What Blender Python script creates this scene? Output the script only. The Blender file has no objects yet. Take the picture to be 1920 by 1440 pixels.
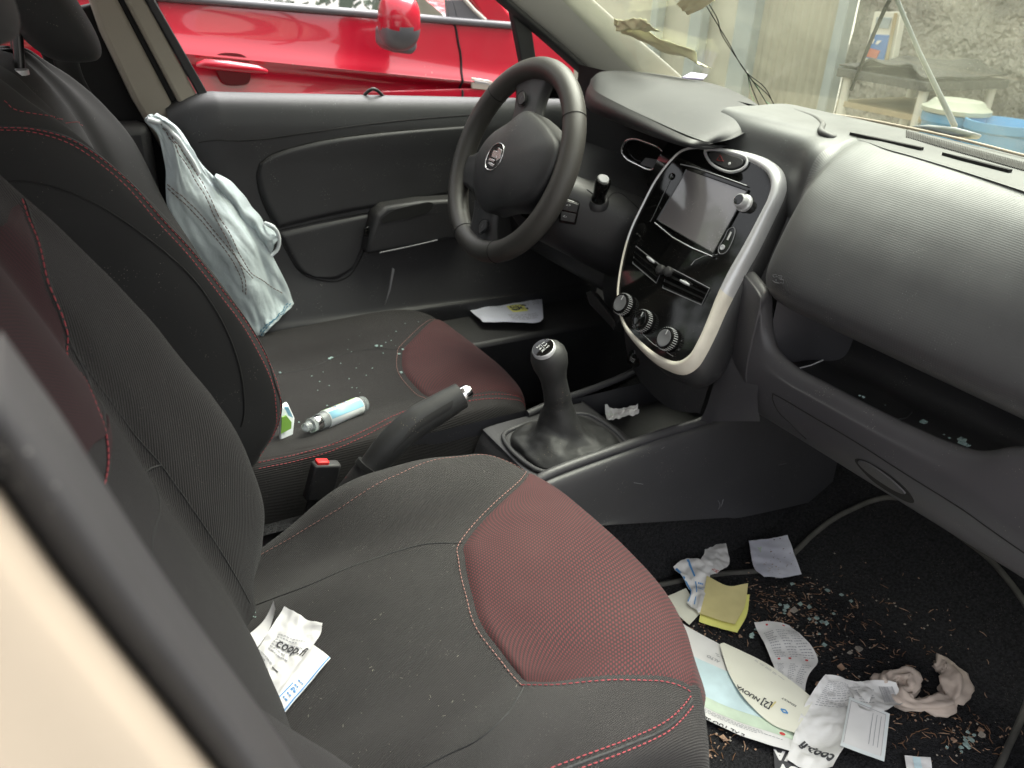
import bpy, bmesh, math, random
from math import sin, cos, pi, radians
from mathutils import Vector, Matrix, noise
from mathutils.bvhtree import BVHTree
random.seed(7)
V = Vector
scene = bpy.context.scene
COL = scene.collection

# ---------------- camera, world, light, exposure ----------------
CP = V((-0.0695, -1.0063, 1.0103)); YAW, PIT, ROL, FPX = 1.023975, 0.476922, 0.058104, 1552.37
_f = V((cos(YAW)*cos(PIT), sin(YAW)*cos(PIT), -sin(PIT)))
_r = _f.cross(V((0, 0, 1))).normalized(); _u = _r.cross(_f)
CR = _r*cos(ROL) + _u*sin(ROL); CU = -_r*sin(ROL) + _u*cos(ROL); CF = _f
cd = bpy.data.cameras.new('camera'); cam = bpy.data.objects.new('camera', cd); COL.objects.link(cam)
m = Matrix((CR, CU, -CF)).transposed().to_4x4(); m.translation = CP
cam.matrix_world = m
cd.sensor_width = 36; cd.lens = 36*FPX/1920; cd.clip_start = .02; cd.clip_end = 500
cd.dof.use_dof = True; cd.dof.focus_distance = 1.15; cd.dof.aperture_fstop = 7.5
scene.camera = cam
scene.view_settings.view_transform = 'Standard'; scene.view_settings.look = 'None'
scene.view_settings.exposure = 1.92; scene.view_settings.gamma = 1
world = bpy.data.worlds.new("World"); scene.world = world; world.use_nodes = True
wn = world.node_tree; bg = wn.nodes['Background']
SUN_EL, SUN_AZ = radians(62), radians(15)
sky = wn.nodes.new('ShaderNodeTexSky'); sky.sky_type = 'NISHITA'; sky.sun_disc = False
sky.sun_elevation = SUN_EL; sky.sun_rotation = radians(75); sky.air_density = 1.5; sky.dust_density = 6; sky.ozone_density = 1
hs = wn.nodes.new('ShaderNodeHueSaturation'); hs.inputs['Saturation'].default_value = .12
wn.links.new(sky.outputs[0], hs.inputs['Color']); wn.links.new(hs.outputs[0], bg.inputs['Color'])
bg.inputs['Strength'].default_value = .15
sl = bpy.data.lights.new('sun', 'SUN'); sl.energy = 2.4; sl.angle = radians(60); sl.color = (1, .97, .94)
so = bpy.data.objects.new('sun', sl); COL.objects.link(so)
sd = V((cos(SUN_EL)*cos(SUN_AZ), cos(SUN_EL)*sin(SUN_AZ), sin(SUN_EL)))
so.rotation_euler = sd.to_track_quat('Z', 'Y').to_euler(); so.location = (0, -3, 6)

# ---------------- helpers ----------------
def A(px, py, x=None, y=None, z=None, pl=None):
    """point of the place seen along a sight line, at a known depth plane"""
    d = CF + CR*((px-960)/FPX) - CU*((py-720)/FPX)
    if pl: p0, n = pl; t = (p0-CP).dot(n)/d.dot(n)
    elif x is not None: t = (x-CP.x)/d.x
    elif y is not None: t = (y-CP.y)/d.y
    else: t = (z-CP.z)/d.z
    return CP + d*t
def ray(px, py): return (CF + CR*((px-960)/FPX) - CU*((py-720)/FPX)).normalized()

def empty(name, loc=(0, 0, 0), label=None, cat=None, group=None):
    o = bpy.data.objects.new(name, None); COL.objects.link(o); o.location = loc
    o.empty_display_size = .05
    return tag(o, label, cat, group)
def tag(o, label=None, cat=None, group=None, kind=None):
    if label: o['label'] = label
    if cat: o['category'] = cat
    if group: o['group'] = group
    if kind: o['kind'] = kind
    return o
def link(name, verts, faces, mats, parent=None, fm=None, uv=None, smooth=True, sharp=40, bev=0, bseg=2, sub=0, solid=0):
    me = bpy.data.meshes.new(name); me.from_pydata([tuple(v) for v in verts], [], faces)
    if not isinstance(mats, (list, tuple)): mats = [mats]
    for m_ in mats: me.materials.append(m_)
    if fm: me.polygons.foreach_set('material_index', fm)
    if uv:
        l = me.uv_layers.new(name='uv')
        for lp in me.loops: l.data[lp.index].uv = uv[lp.vertex_index]
    me.update()
    if smooth:
        me.polygons.foreach_set('use_smooth', [True]*len(me.polygons))
        if sharp < 180: me.set_sharp_from_angle(angle=radians(sharp))
    o = bpy.data.objects.new(name, me); COL.objects.link(o)
    if solid:
        s_ = o.modifiers.new('s', 'SOLIDIFY'); s_.thickness = solid; s_.offset = -1
    if bev:
        b_ = o.modifiers.new('b', 'BEVEL'); b_.width = bev; b_.segments = bseg; b_.limit_method = 'ANGLE'; b_.angle_limit = radians(35)
        b_.harden_normals = False
    if sub:
        q_ = o.modifiers.new('u', 'SUBSURF'); q_.levels = sub; q_.render_levels = sub
    if parent: o.parent = parent; fixparent(o, parent)
    return o
def fixparent(o, p):
    o.matrix_parent_inverse = Matrix.Translation(-p.location) if p.type == 'EMPTY' else Matrix()

def cr(pts, n, closed=False):
    """Catmull-Rom resample, uniform in chord length"""
    P = [V(p) for p in pts]
    if len(P) == 1: return [P[0].copy() for _ in range(n)]
    dense = []
    N = len(P); segs = N if closed else N-1
    for i in range(segs):
        if closed: a, b, c, d = P[(i-1) % N], P[i], P[(i+1) % N], P[(i+2) % N]
        else:
            b, c = P[i], P[i+1]
            a = P[i-1] if i > 0 else b*2-c
            d = P[i+2] if i+2 < N else c*2-b
        t0 = 0; t1 = t0+max((b-a).length, 1e-6)**.5; t2 = t1+max((c-b).length, 1e-6)**.5; t3 = t2+max((d-c).length, 1e-6)**.5
        for k in range(10):
            t = t1+(t2-t1)*k/10
            A1 = a*((t1-t)/(t1-t0))+b*((t-t0)/(t1-t0)); A2 = b*((t2-t)/(t2-t1))+c*((t-t1)/(t2-t1)); A3 = c*((t3-t)/(t3-t2))+d*((t-t2)/(t3-t2))
            B1 = A1*((t2-t)/(t2-t0))+A2*((t-t0)/(t2-t0)); B2 = A2*((t3-t)/(t3-t1))+A3*((t-t1)/(t3-t1))
            dense.append(B1*((t2-t)/(t2-t1))+B2*((t-t1)/(t2-t1)))
    dense.append(P[0].copy() if closed else P[-1].copy())
    L = [0]
    for i in range(1, len(dense)): L.append(L[-1]+(dense[i]-dense[i-1]).length)
    out = []; j = 0; m_ = n if closed else n-1
    for k in range(n):
        s = L[-1]*k/m_
        while j < len(L)-2 and L[j+1] < s: j += 1
        w = (s-L[j])/max(L[j+1]-L[j], 1e-9); out.append(dense[j].lerp(dense[j+1], min(1, max(0, w))))
    return out
def crp(pts, n):
    """Catmull-Rom with equal parameter steps per control point (keeps correspondence between rows)"""
    P = [V(p) for p in pts]; out = []; N = len(P)
    for k in range(n):
        s = (N-1)*k/(n-1); i = min(int(s), N-2); t = s-i
        b, c = P[i], P[i+1]; a = P[i-1] if i > 0 else b*2-c; d = P[i+2] if i+2 < N else c*2-b
        out.append(.5*((2*b)+(c-a)*t+(2*a-5*b+4*c-d)*t*t+(3*b-a-3*c+d)*t*t*t))
    return out

class Surf:
    """smooth sheet (or tube, if closed) through rows of control points"""
    def __init__(s, rows, nu, nv, closed=False, chord=True, chordv=False):
        if chord: R = [cr(r, nu, closed) for r in rows]
        else: R = [crp(r, nu) for r in rows]
        cols = [(cr if chordv else crp)([r[i] for r in R], nv) for i in range(nu)]
        s.g = [[cols[i][j] for i in range(nu)] for j in range(nv)]
        s.nu, s.nv, s.closed = nu, nv, closed; s.flip = 1; s._b = None
    def disp(s, fn):
        """fn(a,b,p,n)->displacement along n"""
        N = [[s.nrm(i/(s.nu if s.closed else s.nu-1), j/(s.nv-1)) for i in range(s.nu)] for j in range(s.nv)]
        for j in range(s.nv):
            for i in range(s.nu):
                a = i/(s.nu if s.closed else s.nu-1)
                s.g[j][i] = s.g[j][i]+N[j][i]*fn(a, j/(s.nv-1), s.g[j][i], N[j][i])
        s._b = None; return s
    def at(s, a, b):
        m_ = s.nu if s.closed else s.nu-1
        x = a*m_; y = min(max(b, 0), 1)*(s.nv-1)
        if not s.closed: x = min(max(x, 0), m_)
        i = int(math.floor(x)); j = min(int(y), s.nv-2); fx = x-i; fy = y-j
        if s.closed: i0, i1 = i % s.nu, (i+1) % s.nu
        else: i = min(i, s.nu-2); fx = x-i; i0, i1 = i, i+1
        g = s.g
        return (g[j][i0].lerp(g[j][i1], fx)).lerp(g[j+1][i0].lerp(g[j+1][i1], fx), fy)
    def nrm(s, a, b):
        e = 1/s.nu; f = 1/s.nv
        a0, a1 = (a-e, a+e) if s.closed else (max(0, a-e), min(1, a+e))
        u = s.at(a1, b)-s.at(a0, b); v = s.at(a, min(1, b+f))-s.at(a, max(0, b-f))
        n = u.cross(v)
        return (n.normalized() if n.length > 1e-12 else V((0, 0, 1)))*s.flip
    def mesh(s, name, mats, parent=None, fm=None, capv=False, **kw):
        vs = [p for r in s.g for p in r]; nu, nv = s.nu, s.nv
        fs = []; mi = []
        for j in range(nv-1):
            for i in range(nu if s.closed else nu-1):
                i1 = (i+1) % nu
                q = (j*nu+i, j*nu+i1, (j+1)*nu+i1, (j+1)*nu+i)
                fs.append(q if s.flip > 0 else q[::-1])
                if fm: mi.append(fm((i+.5)/nu, (j+.5)/(nv-1)))
        jm = nv//2; U = [0]
        for i in range(1, nu): U.append(U[-1]+(s.g[jm][i]-s.g[jm][i-1]).length)
        im = nu//2; W = [0]
        for j in range(1, nv): W.append(W[-1]+(s.g[j][im]-s.g[j-1][im]).length)
        uv = [(U[i], W[j]) for j in range(nv) for i in range(nu)]
        if capv:
            for j in (0, nv-1):
                c = sum(s.g[j], V())/nu; vs.append(c); k = len(vs)-1; uv.append((0, W[j]))
                for i in range(nu):
                    i1 = (i+1) % nu; q = (j*nu+i, j*nu+i1, k)
                    if j == 0: q = q[::-1]
                    fs.append(q if s.flip > 0 else q[::-1])
                    if fm: mi.append(fm((i+.5)/nu, float(j > 0)))
        return link(name, vs, fs, mats, parent, fm=mi or None, uv=uv, **kw)
    def pix(s, px, py):
        """surface parameters of the nearest surface point on a sight line"""
        if s._b is None:
            vs = [p for r in s.g for p in r]; fs = []; s._q = []
            for j in range(s.nv-1):
                for i in range(s.nu if s.closed else s.nu-1):
                    i1 = (i+1) % s.nu; fs.append((j*s.nu+i, j*s.nu+i1, (j+1)*s.nu+i1, (j+1)*s.nu+i)); s._q.append((i, j))
            s._b = BVHTree.FromPolygons([tuple(v) for v in vs], fs)
        d = ray(px, py); h = s._b.ray_cast(CP, d)
        if h[0] is None:
            # nearest point on the silhouette
            best = None
            for k in range(1, 60):
                h2 = s._b.find_nearest(CP+d*(.3+.05*k))
                if h2[0] is not None and (best is None or h2[3] < best[3]): best = h2
            h = best
        p = h[0]; i, j = s._q[h[2]]; i1 = (i+1) % s.nu
        a, b, c = s.g[j][i], s.g[j][i1], s.g[j+1][i]
        eu = b-a; ev = c-a
        w = p-a; A11 = eu.dot(eu)+1e-12; A12 = eu.dot(ev); A22 = ev.dot(ev)+1e-12; r1 = w.dot(eu); r2 = w.dot(ev); D = A11*A22-A12*A12+1e-20
        fu = min(1, max(0, (r1*A22-r2*A12)/D)); fv = min(1, max(0, (r2*A11-r1*A12)/D))
        return ((i+fu)/(s.nu if s.closed else s.nu-1), (j+fv)/(s.nv-1))
    def curve(s, pxs, n=60, off=0.0):
        ab = [V((*s.pix(*p), 0)) for p in pxs]
        ab = crp(ab, n) if len(ab) > 2 else [ab[0].lerp(ab[1], k/(n-1)) for k in range(n)]
        return [s.at(p.x, p.y)+s.nrm(p.x, p.y)*off for p in ab]
    def pt(s, px, py, off=0.0):
        a, b = s.pix(px, py); return s.at(a, b)+s.nrm(a, b)*off, s.nrm(a, b)

def tube_vf(pts, r, seg=8, closed=False, flat=1.0, up=None, caps=True):
    P = [V(p) for p in pts]; n = len(P); R = r if isinstance(r, (list, tuple)) else [r]*n
    vs = []; fs = []; prev = None
    for i in range(n):
        if closed: t = P[(i+1) % n]-P[i-1]
        else: t = P[min(i+1, n-1)]-P[max(i-1, 0)]
        t.normalize()
        if prev is None:
            a = up if up else (V((0, 0, 1)) if abs(t.z) < .9 else V((1, 0, 0)))
            x = (a-t*a.dot(t)).normalized()
        else: x = (prev-t*prev.dot(t)).normalized()
        if up: x = (up-t*up.dot(t)).normalized()
        prev = x; y = t.cross(x)
        for k in range(seg):
            w = 2*pi*k/seg; vs.append(P[i]+x*(cos(w)*R[i]*flat)+y*(sin(w)*R[i]))
    for i in range(n if closed else n-1):
        i1 = (i+1) % n
        for k in range(seg):
            k1 = (k+1) % seg; fs.append((i*seg+k, i*seg+k1, i1*seg+k1, i1*seg+k))
    if caps and not closed:
        fs.append(tuple(range(seg))[::-1]); fs.append(tuple((n-1)*seg+k for k in range(seg)))
    return vs, fs
def tube(name, pts, r, mt, parent=None, seg=8, closed=False, n=None, **kw):
    if n: pts = cr(pts, n, closed)
    vs, fs = tube_vf(pts, r, seg, closed, kw.pop('flat', 1.0), kw.pop('up', None))
    return link(name, vs, fs, mt, parent, sharp=60, **kw)
class MB:
    """several pieces merged into one mesh"""
    def __init__(s): s.v = []; s.f = []; s.m = []
    def add(s, vf, mi=0):
        k = len(s.v); s.v += vf[0]; s.f += [tuple(i+k for i in f) for f in vf[1]]; s.m += [mi]*len(vf[1]); return s
    def tube(s, pts, r, seg=6, mi=0, **kw): return s.add(tube_vf(pts, r, seg, **kw), mi)
    def box(s, c, sx, sy, sz, M=None, mi=0):
        c = V(c); vs = []
        for a in (-1, 1):
            for b in (-1, 1):
                for d in (-1, 1):
                    p = V((a*sx/2, b*sy/2, d*sz/2)); vs.append(c+(M@p if M else p))
        return s.add((vs, [(0, 1, 3, 2), (4, 6, 7, 5), (0, 4, 5, 1), (2, 3, 7, 6), (0, 2, 6, 4), (1, 5, 7, 3)]), mi)
    def slab(s, poly, d, mi=0):
        n = len(poly); vs = [V(p) for p in poly]+[V(p)+V(d) for p in poly]
        fs = [tuple(range(n)), tuple(range(2*n-1, n-1, -1))]+[(i, i+n, (i+1) % n+n, (i+1) % n) for i in range(n)]
        return s.add((vs, fs), mi)
    def build(s, name, mats, parent=None, **kw):
        return link(name, s.v, s.f, mats, parent, fm=s.m if isinstance(mats, (list, tuple)) else None, **kw)
def slab(name, poly, d, mt, parent=None, bev=.002, **kw): return MB().slab(poly, d).build(name, mt, parent, bev=bev, **kw)
def lathe_vf(c, ax, prof, seg=24):
    """prof: (distance along axis, radius)"""
    c = V(c); ax = V(ax).normalized(); x = ax.orthogonal().normalized(); y = ax.cross(x); vs = []; fs = []
    for h, r in prof:
        for k in range(seg): w = 2*pi*k/seg; vs.append(c+ax*h+x*(cos(w)*r)+y*(sin(w)*r))
    for j in range(len(prof)-1):
        for k in range(seg): k1 = (k+1) % seg; fs.append((j*seg+k, j*seg+k1, (j+1)*seg+k1, (j+1)*seg+k))
    fs.append(tuple(range(seg))[::-1]); fs.append(tuple((len(prof)-1)*seg+k for k in range(seg)))
    return vs, fs
def lathe(name, c, ax, prof, mt, parent=None, seg=24, **kw):
    vs, fs = lathe_vf(c, ax, prof, seg); return link(name, vs, fs, mt, parent, **kw)
def stitch(name, curve, parent, mt=None, dash=.0042, gap=.0024, r=.0006, nrm=None):
    L = [0]; C = curve
    for i in range(1, len(C)): L.append(L[-1]+(C[i]-C[i-1]).length)
    def at(s):
        j = 0
        while j < len(L)-2 and L[j+1] < s: j += 1
        return C[j].lerp(C[j+1], (s-L[j])/max(L[j+1]-L[j], 1e-9))
    mb = MB(); s = 0
    while s+dash < L[-1]:
        a, b = at(s), at(s+dash); c = at(s+dash/2); mb.tube([a, c, b], [r*.7, r, r*.7], 5); s += dash+gap
    return mb.build(name, mt or M['thread'], parent)
def coons(e1, e2, e3, e4, nu, nv):
    """e1 bottom (s), e2 right (t), e3 top (s), e4 left (t): lists of Vectors"""
    c1, c3 = crp(e1, nu) if len(e1) > 2 else [e1[0].lerp(e1[1], i/(nu-1)) for i in range(nu)], crp(e3, nu) if len(e3) > 2 else [e3[0].lerp(e3[1], i/(nu-1)) for i in range(nu)]
    c2, c4 = crp(e2, nv) if len(e2) > 2 else [e2[0].lerp(e2[1], i/(nv-1)) for i in range(nv)], crp(e4, nv) if len(e4) > 2 else [e4[0].lerp(e4[1], i/(nv-1)) for i in range(nv)]
    g = []
    for j in range(nv):
        t = j/(nv-1); r = []
        for i in range(nu):
            s = i/(nu-1)
            r.append(c1[i]*(1-t)+c3[i]*t+c4[j]*(1-s)+c2[j]*s-(c1[0]*(1-s)*(1-t)+c1[-1]*s*(1-t)+c3[0]*(1-s)*t+c3[-1]*s*t))
        g.append(r)
    return g
def gridsurf(g, flip=1):
    s = Surf.__new__(Surf); s.g = g; s.nu = len(g[0]); s.nv = len(g); s.closed = False; s.flip = flip; s._b = None; return s
def nz(p, sc, seed=0): return noise.noise(V((p[0]*sc+seed*7.3, p[1]*sc+seed*3.1, p[2]*sc if len(p) > 2 else seed)))

# ---------------- materials ----------------
M = {}
def mat(name, col, rough=.5, metal=0, bumps=(), var=0, vscale=8, dust=0, dscale=260, dcol=(.45, .43, .38), film=0, spec=.5, coat=0, trans=0, ior=1.45, pat=None, alpha=None, emis=None, sheen=0):
    m_ = bpy.data.materials.new(name); m_.use_nodes = True; nt = m_.node_tree; N = nt.nodes; L = nt.links
    b = N['Principled BSDF']; b.inputs['Roughness'].default_value = rough; b.inputs['Metallic'].default_value = metal
    b.inputs['Specular IOR Level'].default_value = spec; b.inputs['Coat Weight'].default_value = coat; b.inputs['Coat Roughness'].default_value = .04
    b.inputs['Transmission Weight'].default_value = trans; b.inputs['IOR'].default_value = ior
    if sheen: b.inputs['Sheen Weight'].default_value = sheen; b.inputs['Sheen Roughness'].default_value = .4
    if alpha is not None: b.inputs['Alpha'].default_value = alpha
    tc = N.new('ShaderNodeTexCoord')
    def math_(op, a, b_=None):
        q = N.new('ShaderNodeMath'); q.operation = op
        for i, v in enumerate((a, b_)):
            if v is None: continue
            if isinstance(v, (int, float)): q.inputs[i].default_value = v
            else: L.new(v, q.inputs[i])
        return q.outputs[0]
    def noi(sc, det=2, uv=False):
        q = N.new('ShaderNodeTexNoise'); q.inputs['Scale'].default_value = sc; q.inputs['Detail'].default_value = det
        L.new(tc.outputs['UV' if uv else 'Object'], q.inputs['Vector']); return q.outputs['Fac']
    def ramp(v, a, c):
        q = N.new('ShaderNodeMapRange'); q.inputs['From Min'].default_value = a; q.inputs['From Max'].default_value = c; L.new(v, q.inputs['Value']); return q.outputs[0]
    def mix(f, a, c):
        q = N.new('ShaderNodeMix'); q.data_type = 'RGBA'
        for s_, v in ((q.inputs[0], f), (q.inputs[6], a), (q.inputs[7], c)):
            if isinstance(v, (int, float)): s_.default_value = v
            elif isinstance(v, tuple): s_.default_value = (*v[:3], 1)
            else: L.new(v, s_)
        return q.outputs[2]
    sep = None
    def UV():
        nonlocal sep
        if sep is None: sep = N.new('ShaderNodeSeparateXYZ'); L.new(tc.outputs['UV'], sep.inputs[0])
        return sep.outputs[0], sep.outputs[1]
    def wv(c, p, ph=0): return math_('SINE', math_('ADD', math_('MULTIPLY', c, 2*pi/p), ph))
    c = col
    if pat:
        kind, p1, p2, c2 = pat
        u, v = UV()
        if kind == 'weft':   # short coloured threads in offset rows
            row = math_('FLOOR', math_('DIVIDE', v, p2))
            sh = math_('MULTIPLY', row, pi*.85)
            a_ = math_('SINE', math_('ADD', math_('MULTIPLY', u, 2*pi/p1), sh))
            fr = math_('SINE', math_('MULTIPLY', math_('FRACT', math_('DIVIDE', v, p2)), pi))
            f = ramp(math_('MULTIPLY', math_('ADD', math_('MULTIPLY', a_, .5), .5), fr), .25, .6)
        else: f = ramp(math_('MULTIPLY', wv(u, p1), wv(v, p2)), -.2, .6)
        c = mix(f, c, c2)
    if var:
        c = mix(ramp(noi(vscale, 5), .3, .7), c, tuple(min(1, k*(1+var)) for k in col)) if not pat else mix(math_('MULTIPLY', ramp(noi(vscale, 5), .35, .7), var), c, dcol)
    ro = None
    if film:   # settled dust, stronger on upward faces; on the dash also painted-in light
        g = N.new('ShaderNodeNewGeometry'); sp = N.new('ShaderNodeSeparateXYZ'); L.new(g.outputs['Normal'], sp.inputs[0])
        f = math_('MULTIPLY', math_('MULTIPLY', ramp(sp.outputs[2], -.1, .9), ramp(noi(14, 6), -.6, .8)), film)
        c = mix(f, c, dcol)
    if dust:
        q = N.new('ShaderNodeTexVoronoi'); q.inputs['Scale'].default_value = dscale; L.new(tc.outputs['Object'], q.inputs['Vector'])
        f = math_('MULTIPLY', math_('LESS_THAN', q.outputs['Distance'], .16), ramp(noi(dscale*.12, 2), .62-.2*dust, .75))
        c = mix(math_('MULTIPLY', f, .8), c, dcol)
    if isinstance(c, tuple): b.inputs['Base Color'].default_value = (*c[:3], 1)
    else: L.new(c, b.inputs['Base Color'])
    if emis: b.inputs['Emission Color'].default_value = (*emis[:3], 1); b.inputs['Emission Strength'].default_value = emis[3]
    prev = None
    for bm_ in bumps:
        k = bm_[0]
        if k == 'noise': h = noi(bm_[1], 4)
        elif k == 'vor':
            q = N.new('ShaderNodeTexVoronoi'); q.inputs['Scale'].default_value = bm_[1]; L.new(tc.outputs['Object'], q.inputs['Vector']); h = q.outputs['Distance']
        elif k == 'weave': u, v = UV(); h = math_('MULTIPLY', wv(u, bm_[1]), wv(v, bm_[1]*.8))
        elif k == 'twill': u, v = UV(); h = wv(math_('ADD', u, math_('MULTIPLY', v, .45)), bm_[1])
        elif k == 'ribu': u, v = UV(); h = wv(u, bm_[1])
        elif k == 'ribv': u, v = UV(); h = wv(v, bm_[1])
        elif k == 'grid': u, v = UV(); h = math_('MAXIMUM', math_('ABSOLUTE', wv(u, bm_[1])), math_('ABSOLUTE', wv(v, bm_[1])))
        q = N.new('ShaderNodeBump'); q.inputs['Strength'].default_value = bm_[2]; q.inputs['Distance'].default_value = bm_[3]
        L.new(h, q.inputs['Height'])
        if prev: L.new(prev, q.inputs['Normal'])
        prev = q.outputs[0]
    if prev: L.new(prev, b.inputs['Normal'])
    M[name] = m_; return m_
DC = (.30, .285, .25)
mat('soft_black', (.015, .015, .0165), .5, bumps=[('vor', 900, .25, .0006)], var=.4, film=.07, dust=.35, dcol=DC)
mat('dash_top', (.036, .036, .038), .5, bumps=[('grid', .005, .12, .0004), ('noise', 900, .2, .0004)], film=.42, dust=.5, dcol=(.24, .25, .24))
mat('dash_plain', (.036, .036, .038), .5, bumps=[('vor', 1100, .2, .0005)], film=.4, dust=.5, dcol=(.26, .26, .25))
mat('hood_black', (.020, .020, .022), .55, bumps=[('grid', .005, .25, .0005)], film=.12, dust=.4, dcol=(.22, .23, .22))
mat('dash_ribs', (.042, .042, .045), .42, bumps=[('ribu', .0030, .20, .0004), ('ribv', .0036, .12, .0003)], film=.75, dust=.4, dcol=(.26, .27, .26))  # heavy pale film also paints light onto the pad slope
mat('grey_plastic', (.042, .041, .046), .45, bumps=[('vor', 1200, .2, .0004)], var=.2, film=.12, dust=.35, dcol=DC)
mat('console_plastic', (.034, .034, .038), .42, bumps=[('vor', 1200, .2, .0004)], var=.2, film=.1, dust=.35, dcol=DC)
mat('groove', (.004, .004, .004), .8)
mat('fabric', (.0095, .0088, .0088), .95, bumps=[('twill', .0030, .75, .0006), ('noise', 600, .12, .0003), ('noise', 16, .15, .006)], var=.6, vscale=6, film=.07, dust=.4, dscale=330, dcol=(.17, .15, .14), sheen=.04)
mat('fabric_side', (.013, .013, .013), .9, bumps=[('noise', 900, .3, .0003)], var=.4, film=.04, dust=.2, dcol=(.20, .185, .155), sheen=.03)
mat('burgundy', (.013, .006, .006), .85, pat=('weft', .0072, .0030, (.082, .010, .013)), var=.14, vscale=9, dcol=(.10, .05, .045), bumps=[('noise', 600, .4, .0005)], sheen=.05)
mat('burgundy_back', (.016, .009, .010), .9, pat=('weft', .0026, .0016, (.05, .011, .015)), bumps=[('noise', 600, .3, .0004)], sheen=.03)
mat('thread', (.30, .045, .055), .8)
mat('thread_pale', (.30, .15, .13), .8)
mat('piping', (.02, .02, .02), .7)
mat('carpet', (.014, .014, .015), 1, bumps=[('noise', 420, 1, .005), ('noise', 120, .8, .005)], var=1.6, vscale=220, dust=1, dscale=300, dcol=(.20, .17, .145), spec=.1)
mat('mat_edge', (.06, .058, .052), .8, bumps=[('noise', 500, .6, .001)], var=.6, vscale=30)
mat('leather', (.030, .028, .0255), .45, bumps=[('vor', 700, .35, .0006)], var=.5, vscale=9, dcol=DC)
mat('leather_black', (.016, .016, .016), .58, bumps=[('vor', 600, .35, .0006)], var=.6, vscale=25, dust=.3, dcol=(.3, .25, .15))
mat('gloss_black', (.004, .004, .004), .06, dust=.7, dscale=420, dcol=(.22, .2, .18), spec=.42)
mat('chrome', (.7, .7, .7), .12, 1)
mat('satin', (.50, .50, .51), .32, .35, var=.1, vscale=20)
mat('white_worn', (.62, .58, .50), .4, var=-.2, vscale=30)
mat('red_paint', (.42, .008, .024), .25, coat=1, dust=.1, dscale=60, dcol=(.4, .3, .25), var=.05)
mat('red_shade', (.10, .004, .006), .5)  # darker red paint, shade of the handle recess put into the colour
wg = mat('window_glass', (.05, .06, .05), .03, spec=.8, alpha=.35)
mat('grey_strip', (.12, .12, .125), .35)
mat('mirror', (.8, .8, .8), .03, 1)
mat('lamp_clear', (.55, .48, .40), .15, coat=.8)
mat('wall_rough', (.46, .43, .37), .95, bumps=[('noise', 7, 1, .12), ('noise', 35, 1, .04)], var=-.6, vscale=4, dust=.9, dscale=30, dcol=(.12, .11, .08))
mat('panel_beige', (.62, .60, .50), .6, var=-.15, vscale=1.5)
mat('panel_corr', (.48, .46, .37), .55, var=-.15, vscale=2)
mat('post_grey', (.30, .34, .35), .4, var=.2)
mat('tub_blue', (.08, .26, .46), .4, var=.3, vscale=8)
mat('tub_lid', (.32, .34, .28), .7, var=.3)
mat('poster_blue', (.03, .16, .48), .4)
mat('poster_white', (.75, .74, .68), .5)
mat('poster_red', (.5, .10, .06), .5)
mat('tarp', (.07, .07, .065), .7, bumps=[('noise', 20, 1, .02)])
mat('white_pipe', (.66, .64, .56), .5)
mat('concrete', (.20, .19, .175), .9, bumps=[('noise', 30, .5, .01)], var=.3, vscale=1.5)
mat('headliner', (.42, .41, .38), .95)
mat('reflection_yellow', (.74, .72, .46), .6, var=-.15, vscale=30)  # colour of the sheets that stand in for windscreen reflections
mat('lilac', (.42, .38, .55), .6)
mat('wiper_grey', (.22, .24, .25), .4)
mat('wood', (.30, .24, .14), .7, var=.3, vscale=10)
g_ = bpy.data.materials.new('windscreen_glass'); g_.use_nodes = True; nt = g_.node_tree; nt.nodes.clear()
o_ = nt.nodes.new('ShaderNodeOutputMaterial'); tr = nt.nodes.new('ShaderNodeBsdfTransparent'); tr.inputs[0].default_value = (.88, .92, .80, 1)
df = nt.nodes.new('ShaderNodeBsdfDiffuse'); df.inputs[0].default_value = (.55, .57, .40, 1); gl = nt.nodes.new('ShaderNodeBsdfGlossy'); gl.inputs['Roughness'].default_value = .04
tl = nt.nodes.new('ShaderNodeBsdfTranslucent'); tl.inputs[0].default_value = (.55, .57, .40, 1); ad = nt.nodes.new('ShaderNodeMixShader'); nt.links.new(df.outputs[0], ad.inputs[1]); nt.links.new(tl.outputs[0], ad.inputs[2])
m1 = nt.nodes.new('ShaderNodeMixShader'); m2 = nt.nodes.new('ShaderNodeMixShader'); tcn = nt.nodes.new('ShaderNodeTexCoord'); nn = nt.nodes.new('ShaderNodeTexNoise'); nn.inputs['Scale'].default_value = 7; nn.inputs['Detail'].default_value = 9
vv = nt.nodes.new('ShaderNodeTexVoronoi'); vv.inputs['Scale'].default_value = 130; nt.links.new(tcn.outputs['Object'], nn.inputs['Vector']); nt.links.new(tcn.outputs['Object'], vv.inputs['Vector'])
mr = nt.nodes.new('ShaderNodeMapRange'); mr.inputs['From Min'].default_value = .3; mr.inputs['From Max'].default_value = .8; mr.inputs['To Min'].default_value = .04; mr.inputs['To Max'].default_value = .16; nt.links.new(nn.outputs['Fac'], mr.inputs['Value'])
lt = nt.nodes.new('ShaderNodeMath'); lt.operation = 'LESS_THAN'; lt.inputs[1].default_value = .07; nt.links.new(vv.outputs['Distance'], lt.inputs[0])
ml = nt.nodes.new('ShaderNodeMath'); ml.operation = 'MULTIPLY_ADD'; ml.inputs[1].default_value = .5; nt.links.new(lt.outputs[0], ml.inputs[0]); nt.links.new(mr.outputs[0], ml.inputs[2])
nt.links.new(ml.outputs[0], m1.inputs[0]); nt.links.new(tr.outputs[0], m1.inputs[1]); nt.links.new(ad.outputs[0], m1.inputs[2])
m2.inputs[0].default_value = .05; nt.links.new(m1.outputs[0], m2.inputs[1]); nt.links.new(gl.outputs[0], m2.inputs[2]); nt.links.new(m2.outputs[0], o_.inputs[0])
M['windscreen_glass'] = g_
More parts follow.
